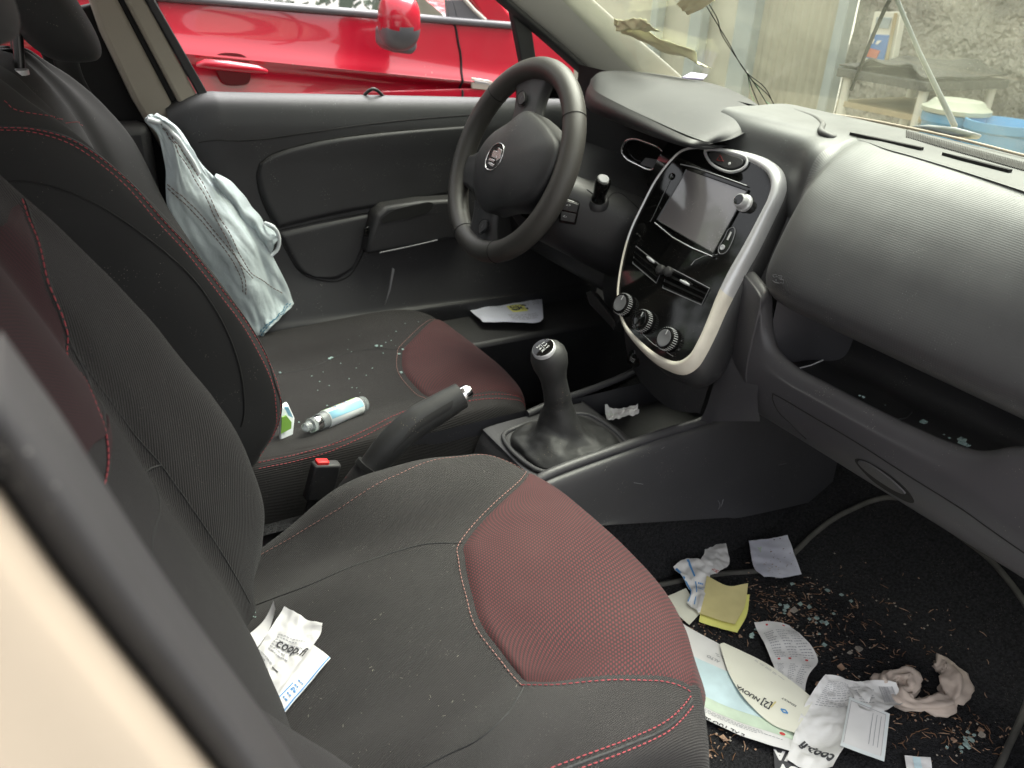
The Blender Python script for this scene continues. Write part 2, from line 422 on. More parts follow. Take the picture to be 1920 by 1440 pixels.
mat('paper', (.74, .73, .72), .7, var=-.06, vscale=40)
mat('paper_cool', (.66, .67, .76), .7, var=-.05, vscale=40)
mat('paper_cream', (.78, .77, .66), .6)
mat('paper_dirty', (.66, .62, .56), .8, var=-.3, vscale=25)
mat('ink', (.05, .05, .055), .6)
mat('ink_grey', (.36, .36, .38), .6)
mat('ink_blue', (.09, .28, .58), .6)
mat('ink_red', (.55, .06, .06), .6)
mat('ink_pink', (.50, .22, .20), .6)
mat('map_blue', (.52, .66, .70), .6, var=.25, vscale=25)
mat('map_green', (.50, .60, .48), .6, var=.25, vscale=30)
mat('note_yellow', (.66, .58, .28), .75, var=-.1, vscale=30)
mat('note_bright', (.78, .76, .22), .7)
mat('label_green', (.30, .58, .10), .5)
mat('label_white', (.72, .76, .76), .4)
mat('label_blue', (.30, .58, .72), .4)
mat('clear_plastic', (.62, .66, .66), .15, spec=.8, trans=.75, ior=1.3)
mat('shard', (.62, .80, .77), .08, spec=.8, trans=.55, ior=1.45)
mat('needle', (.16, .085, .045), .8)
mat('grit', (.34, .22, .15), .9)
mat('grit_pale', (.30, .27, .23), .9)
mat('denim', (.45, .51, .52), .85, var=.12, vscale=6, bumps=[('noise', 60, .5, .004), ('noise', 900, .3, .0004)])
mat('denim_white', (.70, .74, .75), .85)
mat('jean_thread', (.12, .08, .07), .8)
mat('teal_thread', (.05, .20, .30), .8)
mat('tissue', (.60, .50, .43), .9, var=-.2, vscale=30)
mat('screen', (.13, .12, .125), .10, coat=.5, spec=.8, dust=.4, dscale=300, dcol=(.5, .5, .5))  # base lightened to paint in a grey reflection
mat('dark_metal', (.05, .05, .05), .3, .8)
mat('beige_trim', (.26, .235, .19), .6, bumps=[('noise', 800, .2, .0004)], var=.1)
mat('grey_trim', (.34, .335, .31), .75, bumps=[('noise', 900, .3, .0004)])
mat('rubber', (.012, .012, .013), .6, bumps=[('noise', 200, .3, .0008)], var=.5, vscale=20, film=.10, dust=.2)
mat('cream_paint', (.35, .295, .225), .35, coat=.3, var=-.08, vscale=6, dust=.2, dscale=90, dcol=(.3, .25, .2))
mat('red_button', (.70, .03, .03), .35)
mat('mark', (.5, .5, .5), .6)
mat('mark_grey', (.16, .16, .17), .6)
def panel(name, sf, e1, e2, e3, e4, nu, nv, off, mt, parent, px=True, edge=.08, sub=0, puff=0, **kw):
    """upholstery or trim panel following a surface, edges tucked in"""
    def cv(e): return [V((*(sf.pix(*p) if px else p), 0)) if len(p) == 2 else V((p[0], p[1], 0)) for p in e]
    G = coons(cv(e1), cv(e2), cv(e3), cv(e4), nu, nv); g = []
    for j, r in enumerate(G):
        row = []
        for i, q in enumerate(r):
            s_, t = i/(nu-1), j/(nv-1); d = min(s_, 1-s_, t, 1-t)/edge
            k = 1 if d >= 1 else sin(d*pi/2)**.7
            row.append(sf.at(q.x, q.y)+sf.nrm(q.x, q.y)*(off*(k*1.15-.15)+puff*sin(pi*s_)*sin(pi*t)))
        g.append(row)
    ps = gridsurf(g)
    c = ps.nrm(.5, .5); q = G[nv//2][nu//2]
    if c.dot(sf.nrm(q.x, q.y)) < 0: ps.flip = -1
    o = ps.mesh(name, mt, parent, sharp=180, **kw); return o, ps
def line_on(name, sf, pxs, mt, parent, r=.001, off=0, n=50, seg=6):
    return tube(name, sf.curve(pxs, n, off), r, mt, parent, seg=seg)
def outline(pxs, plane, n=80): return cr([A(*p, pl=plane) for p in pxs], n, closed=True)

car = empty('parked_car', (.2, 0, -.3), 'cream hatchback seen through its open passenger door, with a dark litter-strewn interior', 'car')

# ======================= seats =======================
def lerp_tab(tab, z, k):
    for a, b in zip(tab, tab[1:]):
        if a[0] <= z <= b[0]: return a[k]+(b[k]-a[k])*(z-a[0])/(b[0]-a[0])
    return tab[0][k] if z < tab[0][0] else tab[-1][k]
def backrest(st, yi, yo, ob=None, sk=0):
    """st: (z, x of bolster crest, x of centre, narrowing)"""
    rows = []
    for z, xe, xc, nar in st:
        a, b = yi+nar, yo-nar; w = b-a
        pr = [(.10, xc-.105), (.02, xc-.09), (-.004, (xe+xc-.09)/2), (.003, xe-.022), (.022, xe-.004), (.05, xe), (.10, xe-.012), (.19, xc+.012+(xe-xc)*.2), (.25, xc), (.36, xc+.006), (.5, xc+.008)]
        k = 1 if ob is None else (ob if z > .55 else ob+(1-ob)*(min(.55-z, .25)/.25))
        full = pr+[(1-t, x if t > .2 or t > .0999 and x < xc-.06 else min(x, xc+.012)+max(0, x-xc-.012)*k) for t, x in pr[-2::-1]]+[(.75, xc-.115), (.5, xc-.12), (.25, xc-.115)]
        dr = 0 if ob is None else .05*min(1, max(0, (z-.42)/.15))
        rows.append([V((x-dr*max(0, (t-.45)/.55)**1.3+sk*t*max(0, min(1, (z-.58)/.15)), a+w*t, z)) for t, x in full])
    s = Surf.__new__(Surf)
    R = []
    for r in rows:
        P = r+[r[0]]; N = len(r); out = []
        for k in range(132):
            q = N*k/132; i = int(q); t = q-i
            a_, b_, c_, d_ = r[i-1], r[i], r[(i+1) % N], r[(i+2) % N]
            out.append(.5*((2*b_)+(c_-a_)*t+(2*a_-5*b_+4*c_-d_)*t*t+(3*b_-a_-3*c_+d_)*t*t*t))
        R.append(out)
    cols = [crp([r[i] for r in R], 80) for i in range(132)]
    s.g = [[cols[i][j] for i in range(132)] for j in range(80)]; s.nu = 132; s.nv = 80; s.closed = True; s.flip = 1; s._b = None
    if s.nrm(10/24, .5).x < 0: s.flip = -1
    return s
def cushion(st, yi, yo, zbot, bend):
    """st: (x, z centre, z bolster, z bottom, narrowing)"""
    R = []
    bi, bo = bend if isinstance(bend, tuple) else (bend, bend)
    for x, zc, zb, z0, nar in st:
        a, b = yi+nar, yo-nar; w = b-a
        pr = [(.12, z0), (.03, z0+.004), (-.004, z0+(zb-z0)*.35), (-.006, z0+(zb-z0)*.7), (.006, zb-.016), (.035, zb-.002), (.09, zb), (.17, zb-.3*(zb-zc)), (.26, zc+.001), (.38, zc), (.5, zc)]
        r = [V((x-(bi if t < .5 else bo)*abs(2*t-1)**(3 if t < .5 else 2.2), a+w*t, z)) for t, z in pr+[(1-t, z) for t, z in pr[-2::-1]]+[(.75, z0-.004), (.5, z0-.005), (.25, z0-.004)]]
        N = len(r); out = []
        for k in range(132):
            q = N*k/132; i = int(q); t = q-i
            a_, b_, c_, d_ = r[i-1], r[i], r[(i+1) % N], r[(i+2) % N]
            out.append(.5*((2*b_)+(c_-a_)*t+(2*a_-5*b_+4*c_-d_)*t*t+(3*b_-a_-3*c_+d_)*t*t*t))
        R.append(out)
    cols = [crp([r[i] for r in R], 80) for i in range(132)]
    s = Surf.__new__(Surf)
    s.g = [[cols[i][j] for i in range(132)] for j in range(80)]; s.nu = 132; s.nv = 80; s.closed = True; s.flip = 1; s._b = None
    if s.nrm(10/24, .5).z < 0: s.flip = -1
    return s
def wrinkle(sf, amp, sc, seed):
    sf.disp(lambda a, b, p, n: amp*nz(p, sc, seed)+amp*.4*nz(p, sc*2.7, seed+1))

# ---- passenger (near) seat
seat_p = empty('front_seat', (.2, -.36, -.02)); seat_p.parent = car; fixparent(seat_p, car)
seat_p['label'] = 'near passenger seat with burgundy front panel'
bp = backrest([(.20, .07, .05, .02), (.27, .088, .055, .004), (.33, .103, .045, 0), (.40, .108, .025, 0), (.505, .084, -.012, 0), (.618, .033, -.048, 0), (.727, -.029, -.088, .004), (.805, -.088, -.12, .025), (.85, -.12, -.14, .06), (.875, -.15, -.16, .11), (.88, -.175, -.175, .17)], -.112, -.600, ob=.1)
wrinkle(bp, .0025, 9, 1)
o = bp.mesh('backrest', [M['fabric']], seat_p, capv=True, sharp=180)
cp = cushion([(.02, .27, .235, .14, .01), (.08, .287, .250, .11, 0), (.18, .310, .294, .10, 0), (.28, .327, .352, .10, 0), (.38, .338, .362, .10, 0), (.46, .342, .350, .10, .004), (.505, .332, .336, .11, .012), (.530, .305, .308, .12, .018), (.536, .265, .266, .13, .022), (.520, .22, .22, .14, .028), (.49, .18, .18, .16, .04)], -.068, -.622, .1, (.055, .125))
wrinkle(cp, .0022, 10, 5)
o = cp.mesh('seat_cushion', [M['fabric']], seat_p, capv=True, sharp=180)
# seams and panels of the near seat
_, pan = panel('front_panel', cp, [(1000, 873), (932, 948), (872, 1015), (868, 1050), (880, 1110), (908, 1185), (985, 1280)], [(985, 1280), (1060, 1279), (1170, 1270), (1250, 1273), (1303, 1292)],
      [(.175, .97), (.25, .97), (.30, .97), (.37, .97)], [(1000, 873), (.165, .93), (.175, .97)], 70, 60, .003, M['burgundy'], seat_p, puff=.004) if False else (None, None)
def seatpanel(sf, seam, near, sp, name='front_panel', mt='burgundy', n=64, off=.0035):
    """burgundy nose panel: from the seam forward and down over the cushion front"""
    S_ = [V((*sf.pix(*p), 0)) for p in seam]; S_ = crp(S_, n)
    N_ = [V((*sf.pix(*p), 0)) for p in near]; N_ = crp(N_, 24)
    a0, a1 = S_[0].x, N_[-1].x
    front = [V((a0+(a1-a0)*i/(n-1), .955, 0)) for i in range(n)]
    left = [V((a0, S_[0].y+(.955-S_[0].y)*i/23, 0)) for i in range(24)]
    right = N_[:-1]+[V((a1, .955, 0))]
    g = []; G = []
    for j in range(70):
        t = j/69; row = []; rg = []
        for i in range(n):
            s_ = i/(n-1); k = t*23; i0 = min(int(k), 22); f = k-i0
            l_ = left[i0].lerp(left[i0+1], f); r_ = right[i0].lerp(right[i0+1], f)
            q = S_[i]*(1-t)+front[i]*t+l_*(1-s_)+r_*s_-(S_[0]*(1-s_)*(1-t)+S_[-1]*s_*(1-t)+front[0]*(1-s_)*t+front[-1]*s_*t)
            d = min(s_, 1-s_, t*1.2)/.05; kk = 1 if d >= 1 else sin(d*pi/2)
            row.append(sf.at(q.x, q.y)+sf.nrm(q.x, q.y)*(off*(kk*1.3-.3)+.003*sin(pi*s_)*min(1, t*3))); rg.append(q)
        g.append(row); G.append(rg)
    ps = gridsurf(g); q = G[20][32]
    if ps.nrm(.5, 20/69).dot(sf.nrm(q.x, q.y)) < 0: ps.flip = -1
    ps.mesh(name, M[mt], sp, sharp=180); return ps
seamA = [(1000, 873), (932, 948), (872, 1015), (868, 1050), (880, 1110), (908, 1185), (985, 1280)]
nearA = [(985, 1280), (1060, 1279), (1170, 1270), (1250, 1273), (1300, 1295)]
panP = seatpanel(cp, seamA, nearA, seat_p)
stA = [(995, 872), (927, 944), (865, 1014), (860, 1052), (873, 1114), (900, 1190), (978, 1286)]
stitch('stitching', cp.curve(stA, 90, .0012), seat_p, M['thread_pale'], r=.0006)
stitch('stitching', cp.curve([(978, 1286), (1060, 1284), (1170, 1276), (1250, 1280), (1296, 1300)], 60, .0012), seat_p)
stitch('stitching', cp.curve([(1294, 1306), (1250, 1352), (1180, 1385), (1120, 1408), (1040, 1438), (960, 1475)], 60, .0012), seat_p)
stitch('stitching', cp.curve([(1298, 1325), (1255, 1370), (1190, 1402), (1130, 1425), (1060, 1452), (980, 1490)], 60, .0012), seat_p)
line_on('seam', cp, [(1298, 1312), (1255, 1362), (1185, 1394), (1125, 1417), (1050, 1446), (970, 1484)], M['piping'], seat_p, .0016)
stitch('stitching', cp.curve([(490, 1040), (560, 1000), (650, 945), (740, 893), (820, 862), (900, 853), (960, 857), (998, 872)], 90, .0008), seat_p, M['thread_pale'], r=.00045)
line_on('seam', cp, [(868, 1018), (800, 1020), (740, 1035), (660, 1062), (560, 1105), (480, 1135)], M['piping'], seat_p, .0011)
line_on('seam', cp, [(983, 1284), (970, 1310), (945, 1345), (900, 1385), (840, 1415), (780, 1445)], M['piping'], seat_p, .0011)
# backrest burgundy centre and seams
stB = [(40, 375), (60, 430), (85, 520), (125, 640), (165, 730), (192, 800), (200, 860), (192, 915)]
ab = [bp.pix(*p) for p in stB]
def backpanel(sf, ab, sp, mt, n=60, off=.002, mirror=True, far=None):
    C = crp([V((a, b, 0)) for a, b in ab], n); g = []
    for j in range(n):
        a0, b = C[j].x, C[j].y; am = 2*.4167-a0 if far is None else far
        row = []
        for i in range(40):
            s_ = i/39; d = min(s_, 1-s_)/.05; d2 = min(j, n-1-j)/3; k = min(1, d, max(.0, d2))
            a = a0+(am-a0)*s_; row.append(sf.at(a, b)+sf.nrm(a, b)*(off*(1.4*k-.4)))
        g.append(row)
    ps = gridsurf(g)
    if ps.nrm(.5, .5).dot(sf.nrm(.4167, C[n//2].y)) < 0: ps.flip = -1
    ps.mesh('centre_panel', M[mt], sp, sharp=180); return ps
backpanel(bp, ab, seat_p, 'burgundy_back')
stitch('stitching', bp.curve(stB, 110, .0016), seat_p, dash=.0055, r=.0007)
line_on('seam', bp, [(x+5, y-2) for x, y in stB], M['piping'], seat_p, .0014)
line_on('seam', bp, [(115, 625), (180, 715), (245, 805), (302, 872), (365, 960), (430, 1060), (468, 1130)], M['piping'], seat_p, .0009)
line_on('seam', bp, [(302, 872), (297, 930), (288, 1000), (284, 1075)], M['piping'], seat_p, .0012)
# near headrest, above the picture
def headrest(c, sp, lean=.1):
    c = V(c); rows = []
    for dz, hx, hy in ((-.085, .01, .03), (-.078, .035, .08), (-.05, .048, .115), (0, .052, .128), (.05, .048, .118), (.08, .034, .09), (.09, .012, .04)):
        rows.append([V((c.x-lean*dz*2+cos(w)*hx*(abs(cos(w))**-.35 if abs(cos(w)) > .05 else 1), c.y+sin(w)*hy, c.z+dz)) for w in [2*pi*k/20 for k in range(20)]])
    s = Surf(rows, 56, 30, closed=True)
    if s.nrm(0, .5).x < 0: s.flip = -1
    s.mesh('headrest', M['fabric_side'], sp, capv=True, sharp=180); return s
# ---- driver's seat (far)
seat_d = empty('front_seat', (.3, .36, -.02)); seat_d.parent = car; seat_d.matrix_parent_inverse = Matrix.Translation(-car.location)
seat_d['label'] = "far driver's seat behind the steering wheel"
bd = backrest([(.24, .15, .12, .02), (.295, .17, .13, .004), (.34, .197, .125, 0), (.39, .207, .115, 0), (.468, .190, .09, 0), (.577, .142, .06, 0), (.69, .073, .01, .004), (.755, .022, -.02, .008), (.797, -.015, -.042, .018), (.826, -.05, -.062, .035), (.848, -.075, -.08, .065), (.858, -.1, -.10, .13)], .112, .598, sk=.045)
bd.mesh('backrest', M['fabric_side'], seat_d, capv=True, sharp=180)
cdn = cushion([(.10, .26, .275, .10, .01), (.16, .262, .282, .06, 0), (.28, .262, .286, .06, 0), (.38, .264, .290, .06, 0), (.48, .274, .294, .06, 0), (.60, .288, .296, .06, .002), (.665, .278, .284, .07, .008), (.700, .252, .258, .08, .014), (.712, .21, .21, .10, .02), (.70, .16, .16, .12, .04)], .112, .618, .06, (.055, .02))
wrinkle(cdn, .002, 10, 3)
cdn.mesh('seat_cushion', M['fabric'], seat_d, capv=True, sharp=180)
seatpanel(cdn, [(858, 575), (815, 600), (768, 640), (752, 665), (760, 705), (805, 746)], [(805, 746), (860, 745), (920, 735), (965, 742), (988, 756)], seat_d, off=.004)
stitch('stitching', cdn.curve([(851, 576), (808, 600), (760, 640), (745, 667), (753, 710), (800, 750)], 60, .0015), seat_d, M['thread_pale'])
for dy in (0, 11):
    stitch('stitching', cdn.curve([(485, 868+dy), (560, 852+dy), (640, 828+dy*.9), (740, 780+dy*.8), (800, 758+dy*.7), (880, 745+dy*.7), (960, 742+dy*.7), (988, 752+dy)], 90, .0014), seat_d, r=.0007)
line_on('seam', cdn, [(752, 655), (700, 655), (640, 665), (580, 690), (520, 702)], M['piping'], seat_d, .0012)
line_on('seam', cdn, [(805, 750), (780, 775), (700, 800), (600, 840), (560, 852)], M['piping'], seat_d, .0012)
# bolster piping and twin stitching on the backrest edge
edge = [(0, 236), (70, 240), (150, 266), (230, 325), (300, 400), (360, 465), (420, 540), (465, 600), (500, 660), (525, 720), (530, 765), (516, 825), (495, 853)]
line_on('piping', bd, [(x-3, y+2) for x, y in edge], M['piping'], seat_d, .002, n=90)
for k in (7, 17):
    stitch('stitching', bd.curve([(x-k*.75, y+k*.45) for x, y in edge], 130, .0014), seat_d, r=.0006, mt=M['thread'])
line_on('seam', bd, [(0, 340), (60, 342), (150, 368), (240, 420), (345, 505), (400, 575), (437, 650), (456, 730), (452, 800)], M['groove'], seat_d, .0016, n=80)
stitch('stitching', bd.curve([(8, 190), (50, 212), (110, 224), (155, 236)], 40, .0012), seat_d, r=.0005)
hr = headrest((-.02, .37, .935), seat_d, .25)
for py in (.315, .43):
    tube('headrest_post', [V((-.055, py, .80)), V((-.042, py, .90)), V((-.03, py, .95))], .0065, M['dark_metal'], seat_d, seg=12)
    lathe('post_guide', (-.055, py, .838), (0, 0, 1), [(0, .016), (.006, .016), (.008, .012), (.008, .008)], M['satin'], seat_d)
headrest((-.13, -.36, 1.03), seat_p, .25)
# belt buckles
def buckle(c, ax, name, sp):
    c = V(c); ax = V(ax).normalized(); sx = ax.cross(V((0, 1, 0))).normalized(); Mx = Matrix((sx, V((0, 1, 0)), ax)).transposed()
    mb = MB(); mb.box(c-ax*.03, .045, .020, .07, Mx); o = mb.build(name, M['soft_black'], sp, bev=.004)
    MB().box(c+ax*.006+sx*.008, .020, .014, .008, Mx).build('release_button', M['red_button'], o, bev=.002)
    MB().box(c-ax*.09, .03, .006, .08, Mx).build('strap', M['soft_black'], o, bev=.001)
    return o
buckle((.255, .075, .283), (.25, -.1, 1), 'belt_buckle', car)
buckle((.215, -.048, .262), (.2, .1, 1), 'belt_buckle', car)

# ======================= floor, tunnel, console =======================
fl = Surf([[V((x, y, z+.004*nz((x, y, 0), 6))) for y in [-.78+.14*k for k in range(12)]] for x, z in ((-.6, 0), (0, 0), (.5, 0), (.8, 0.0), (1.05, .012), (1.2, .06), (1.32, .14), (1.45, .28))], 60, 80, chord=False)
if fl.nrm(.5, .3).z < 0: fl.flip = -1
fl.disp(lambda a, b, p, n: .0015*nz(p, 60))
fl.mesh('floor_carpet', M['carpet'], car)
# carpeted hump beside the console
for sg_ in (-1, 1):
    hump = Surf([[V((x, .05*sg_, min(.2, z0))), V((x, .10*sg_, min(.18, z0))), V((x, .107*sg_, .10)), V((x, .113*sg_, .04)), V((x, .135*sg_, .003))] for x, z0 in ((-.3, .2), (.2, .2), (.6, .2), (.9, .2), (1.2, .2), (1.4, .3))], 24, 40, chord=False)
    if hump.nrm(.5, .5).y*sg_ < 0: hump.flip = -1
    hump.mesh('tunnel_carpet', M['carpet'], car)
def floorat(px, py, dz=0):
    a, b = fl.pix(px, py); return fl.at(a, b)+V((0, 0, dz))
matpx = [(1130, 1120), (1225, 1106), (1340, 1085), (1440, 1074), (1480, 1050), (1520, 1012), (1570, 975), (1650, 942), (1720, 950), (1780, 1000), (1840, 1045), (1900, 1112), (1945, 1200), (1930, 1300), (1890, 1400), (1840, 1480), (1600, 1560), (1300, 1560), (1130, 1400)]
mp = [floorat(*p) for p in matpx]; mpc = cr([p+V((0, 0, .008)) for p in mp], 140, closed=True)
cen = sum(mpc, V())/len(mpc)
rings = [[p.lerp(cen, k) for p in mpc] for k in (0, .15, .3, .5, .7, .9, .99)]
vs = []; fs = []
for k, r in enumerate(rings):
    for p in r:
        a, b = None, None
        h = fl._b.ray_cast(V((p.x, p.y, 1)), V((0, 0, -1)))
        z = (h[0].z if h[0] else p.z)+.009
        vs.append(V((p.x, p.y, z)))
n_ = 140
for k in range(len(rings)-1):
    for i in range(n_): i1 = (i+1) % n_; fs.append((k*n_+i, k*n_+i1, (k+1)*n_+i1, (k+1)*n_+i))
fm_o = link('floor_mat', vs, fs, M['carpet'], car)
tube('piping', cr(vs[:n_], 200, True), .0055, M['mat_edge'], fm_o, seg=8, closed=True)

# console body: profile loops along x (near side wall, top edge, top, far edge)
cst = [(.53, .262), (.545, .272), (.571, .279), (.685, .289), (.80, .296), (.87, .298), (.954, .306), (1.01, .304)]
near_wall = Surf([[V((x, -.098, zt-.004)), V((x, -.108, zt-.012)), V((x, -.114, zt-.04)), V((x, -.122, zt-.11)), V((x, -.128, max(.045, .17-(x-.66)*.27)))] for x, zt in cst+[(1.25, .33)]], 30, 60, chord=False)
if near_wall.nrm(.5, .5).y > 0: near_wall.flip = -1
cons = near_wall.mesh('centre_console', M['console_plastic'], car)
for l in ([(1346, 938), (1350, 946), (1347, 955)], [(1356, 936), (1352, 950)], [(1188, 905), (1206, 908)], [(1460, 872), (1475, 868)], [(1240, 842), (1246, 838)]): tube('scuff', near_wall.curve(l, 8, .0001), .0005, M['mark_grey'], cons, seg=4)
rim = [V((x, -.092, zt)) for x, zt in cst]
tube('console_rim', rim, .0085, M['console_plastic'], cons, seg=14, n=60)
lrim = [V((.64, .10, .272)), V((.70, .108, .278)), V((.80, .115, .284)), V((.90, .12, .30)), V((.97, .125, .33))]
tube('console_rim', lrim, .007, M['console_plastic'], cons, seg=14, n=60)
far_wall = Surf([[V((x, .108, .275)), V((x, .118, .2)), V((x, .128, .08))] for x in (.42, .6, .8, 1.0, 1.2)], 12, 30, chord=False)
far_wall.mesh('side_panel', M['console_plastic'], cons)
top = Surf([[V((x, y, z)) for y in (-.095, -.05, 0, .05, .10)] for x, z in ((.30, .165), (.44, .17), (.515, .19), (.545, .250), (.565, .265), (.70, .268), (.762, .268))], 20, 40, chord=False)
if top.nrm(.5, .5).z < 0: top.flip = -1
top.mesh('console_top', M['console_plastic'], cons)
trayg = Surf([[V((x, y, z)) for y in (-.088, -.04, .02, .07, .108)] for x, z in ((.762, .268), (.770, .262), (.775, .225), (.85, .222), (.97, .224), (1.0, .24), (1.02, .30), (1.03, .4))], 20, 50, chord=False)
if trayg.nrm(.5, .5).z < 0: trayg.flip = -1
trayg.mesh('storage_tray', M['soft_black'], cons)
tw = Surf([[V((x, -.090, .30)), V((x, -.088, .22))] for x in (.76, .9, 1.02)], 6, 20, chord=False); tw.mesh('tray_wall', M['soft_black'], cons)
back_top = Surf([[V((x, y, z)) for y in (-.10, -.05, 0, .05, .10)] for x, z in ((-.3, .17), (.1, .17), (.22, .165), (.30, .165))], 20, 30, chord=False)
if back_top.nrm(.5, .5).z < 0: back_top.flip = -1
back_top.mesh('tunnel_cover', M['dash_plain'], cons)
# socket in tray
lathe('power_socket', A(1212, 748, x=.985), (-.9, 0, .4), [(0, .016), (.006, .016), (.009, .013), (.009, .003)], M['soft_black'], cons)
# gear lever
gb = [(.262, .088, .074), (.270, .088, .074), (.279, .080, .066), (.286, .060, .052), (.298, .040, .038), (.32, .030, .029), (.345, .024, .023), (.36, .022, .022)]
rows = []
for k, (z, rx, ry) in enumerate(gb):
    cx = .655-(z-.262)*.25; row = []
    for i in range(32):
        w = 2*pi*i/32; e = .55+.45*min(1, (z-.262)/.05)
        c, s_ = cos(w), sin(w); x = math.copysign(abs(c)**e, c)*rx; y = math.copysign(abs(s_)**e, s_)*ry
        f = 1+.10*sin(3*w+z*60)*sin(pi*min(1, (z-.262)/.09))
        row.append(V((cx+x*f, y*f-.005, z)))
    rows.append(row)
boot = Surf(rows, 80, 50, closed=True)
if boot.nrm(0, .5).x < 0: boot.flip = -1
boot.disp(lambda a, b, p, n: (.010*nz((p.x, p.y, p.z*.6), 24, 3)+.004*abs(nz(p, 45, 8)))*sin(pi*min(1, b*1.15))**.7)
glv = boot.mesh('gear_lever', M['leather_black'], car, sharp=180)
tube('boot_frame', [V((.655+x, y-.005, .268)) for x, y in ((.098, .03), (.098, -.03), (.085, -.068), (.04, -.08), (-.04, -.08), (-.085, -.066), (-.098, -.03), (-.098, .03), (-.085, .066), (-.04, .078), (.04, .078), (.085, .066))], .0045, M['console_plastic'], glv, closed=True, n=90, seg=10)
ga = (V((.606, .003, .452))-V((.633, 0, .355))).normalized(); g0 = V((.634, -.003, .350))
kn = lathe('knob', g0, ga, [(0, .0225), (.004, .0235), (.02, .022), (.045, .0215), (.06, .024), (.075, .029), (.09, .0305), (.102, .028), (.110, .022), (.113, .016)], M['leather_black'], glv, seg=36, sharp=60)
face_n = (ga+V((-.35, -.15, .1))).normalized(); fc = g0+ga*.104+V((-.008, -.004, .002))
lathe('knob_cap', fc, face_n, [(0, .0200), (.005, .0196), (.007, .0188), (.0075, .0180)], M['satin'], kn, seg=36)
lathe('knob_face', fc+face_n*.0066, face_n, [(0, .0182), (.0014, .0178), (.0020, .012), (.0021, .001)], M['gloss_black'], kn, seg=36)
knob_text = (fc+face_n*.0090, face_n, kn)
# handbrake
def rowsurf_early(rows): return Surf(rows, 16, 30, chord=False)
hb = cr([V((.19, .0, .165)), V((.245, 0, .24)), V((.33, 0, .338)), V((.37, 0, .368)), V((.41, 0, .385)), V((.452, 0, .401))], 40)
rr = [.024-.003*k/20 if k < 20 else .0190+.0030*sin((k-20)/19*pi) for k in range(40)]
hbo = tube('handbrake', hb, rr, M['leather_black'], car, seg=20, flat=1.15)
tube('grip_ring', hb[19:21], .0232, M['groove'], hbo, seg=20, flat=1.15)
gp = rowsurf_early([[hb[k]+V((0, -1, .25)).normalized()*(rr[k]*1.0+.0006)+V((.35, 0, 1)).normalized()*q*rr[k]*.55+V((0, 1, 0))*abs(q)**2*rr[k]*.12 for q in (-1, -.5, 0, .5, 1)] for k in range(24, 38, 2)])
if gp.nrm(.5, .5).y > 0: gp.flip = -1
gp.mesh('grip_pad', M['fabric_side'], hbo, sharp=180)
hd = (hb[-1]-hb[-3]).normalized()
lathe('release_button', hb[-1]-hd*.004, hd, [(0, .0125), (.004, .0128), (.017, .0118), (.021, .0095), (.022, .003)], M['chrome'], hbo, seg=24)
# ======================= dashboard =======================
def rowsurf(rows, nu, nv, **k): return Surf(rows, nu, nv, chord=False, **k)
lipt = [(-.84, .60), (-.70, .585), (-.61, .545), (-.56, .512), (-.467, .500), (-.33, .497), (-.286, .497), (-.245, .507), (-.222, .53), (-.208, .565), (-.195, .588), (-.12, .60)]
ridge_x = lambda y: .955-.35*max(0, -y-.25)**1.5
rows = []
for y in (-.84, -.72, -.6, -.5, -.4, -.32, -.27):
    rx = ridge_x(y); k = 1.0
    rows.append([V(p) for p in ((1.262-.16*y*y, y, .775), (1.14, y, .797), (rx+.012, y, .802), (rx, y, .803), *[(rx+(.815-rx)*sx, y, .803-.188*sz) for sx, sz in ((.25, .07), (.48, .18), (.72, .37), (.90, .62), (1, 1))], (.84, y, .583), (.875, y, .577), (.92, y, .585))])
for pr in (((1.262, -.225, .775), (1.14, -.225, .798), (.985, -.225, .802), (.965, -.225, .802), (.930, -.225, .790), (.900, -.225, .770), (.868, -.225, .738), (.843, -.225, .685), (.828, -.225, .618), (.85, -.225, .583), (.875, -.225, .577), (.92, -.225, .585)),
    ((1.262, -.195, .775), (1.14, -.195, .799), (1.01, -.195, .800), (.985, -.195, .798), (.955, -.195, .787), (.925, -.195, .768), (.90, -.195, .73), (.875, -.195, .68), (.855, -.195, .618), (.87, -.195, .585), (.885, -.195, .578), (.93, -.195, .585))):
    rows.append([V(p) for p in pr])
for y, bx, tz in ((-.165, .915, .779), (-.12, .935, .778), (-.05, .940, .776), (.02, .945, .772), (.08, .955, .765)):
    rows.append([V(p) for p in ((1.262, y, .775), (1.14, y, .80), (1.05, y, .801), (1.01, y, .801), (.978, y, .796), (bx+.012, y, tz), (bx, y, .70), (bx+.01, y, .65), (bx+.015, y, .61), (bx+.02, y, .59), (bx+.03, y, .58), (bx+.06, y, .59))])
pad = rowsurf(rows, 120, 130)
if pad.nrm(.3, .3).z < 0: pad.flip = -1
dash = pad.mesh('dashboard', [M['dash_ribs'], M['dash_top']], car, fm=lambda a, b: 1 if a < .27 or b > .66 else 0, sharp=180)
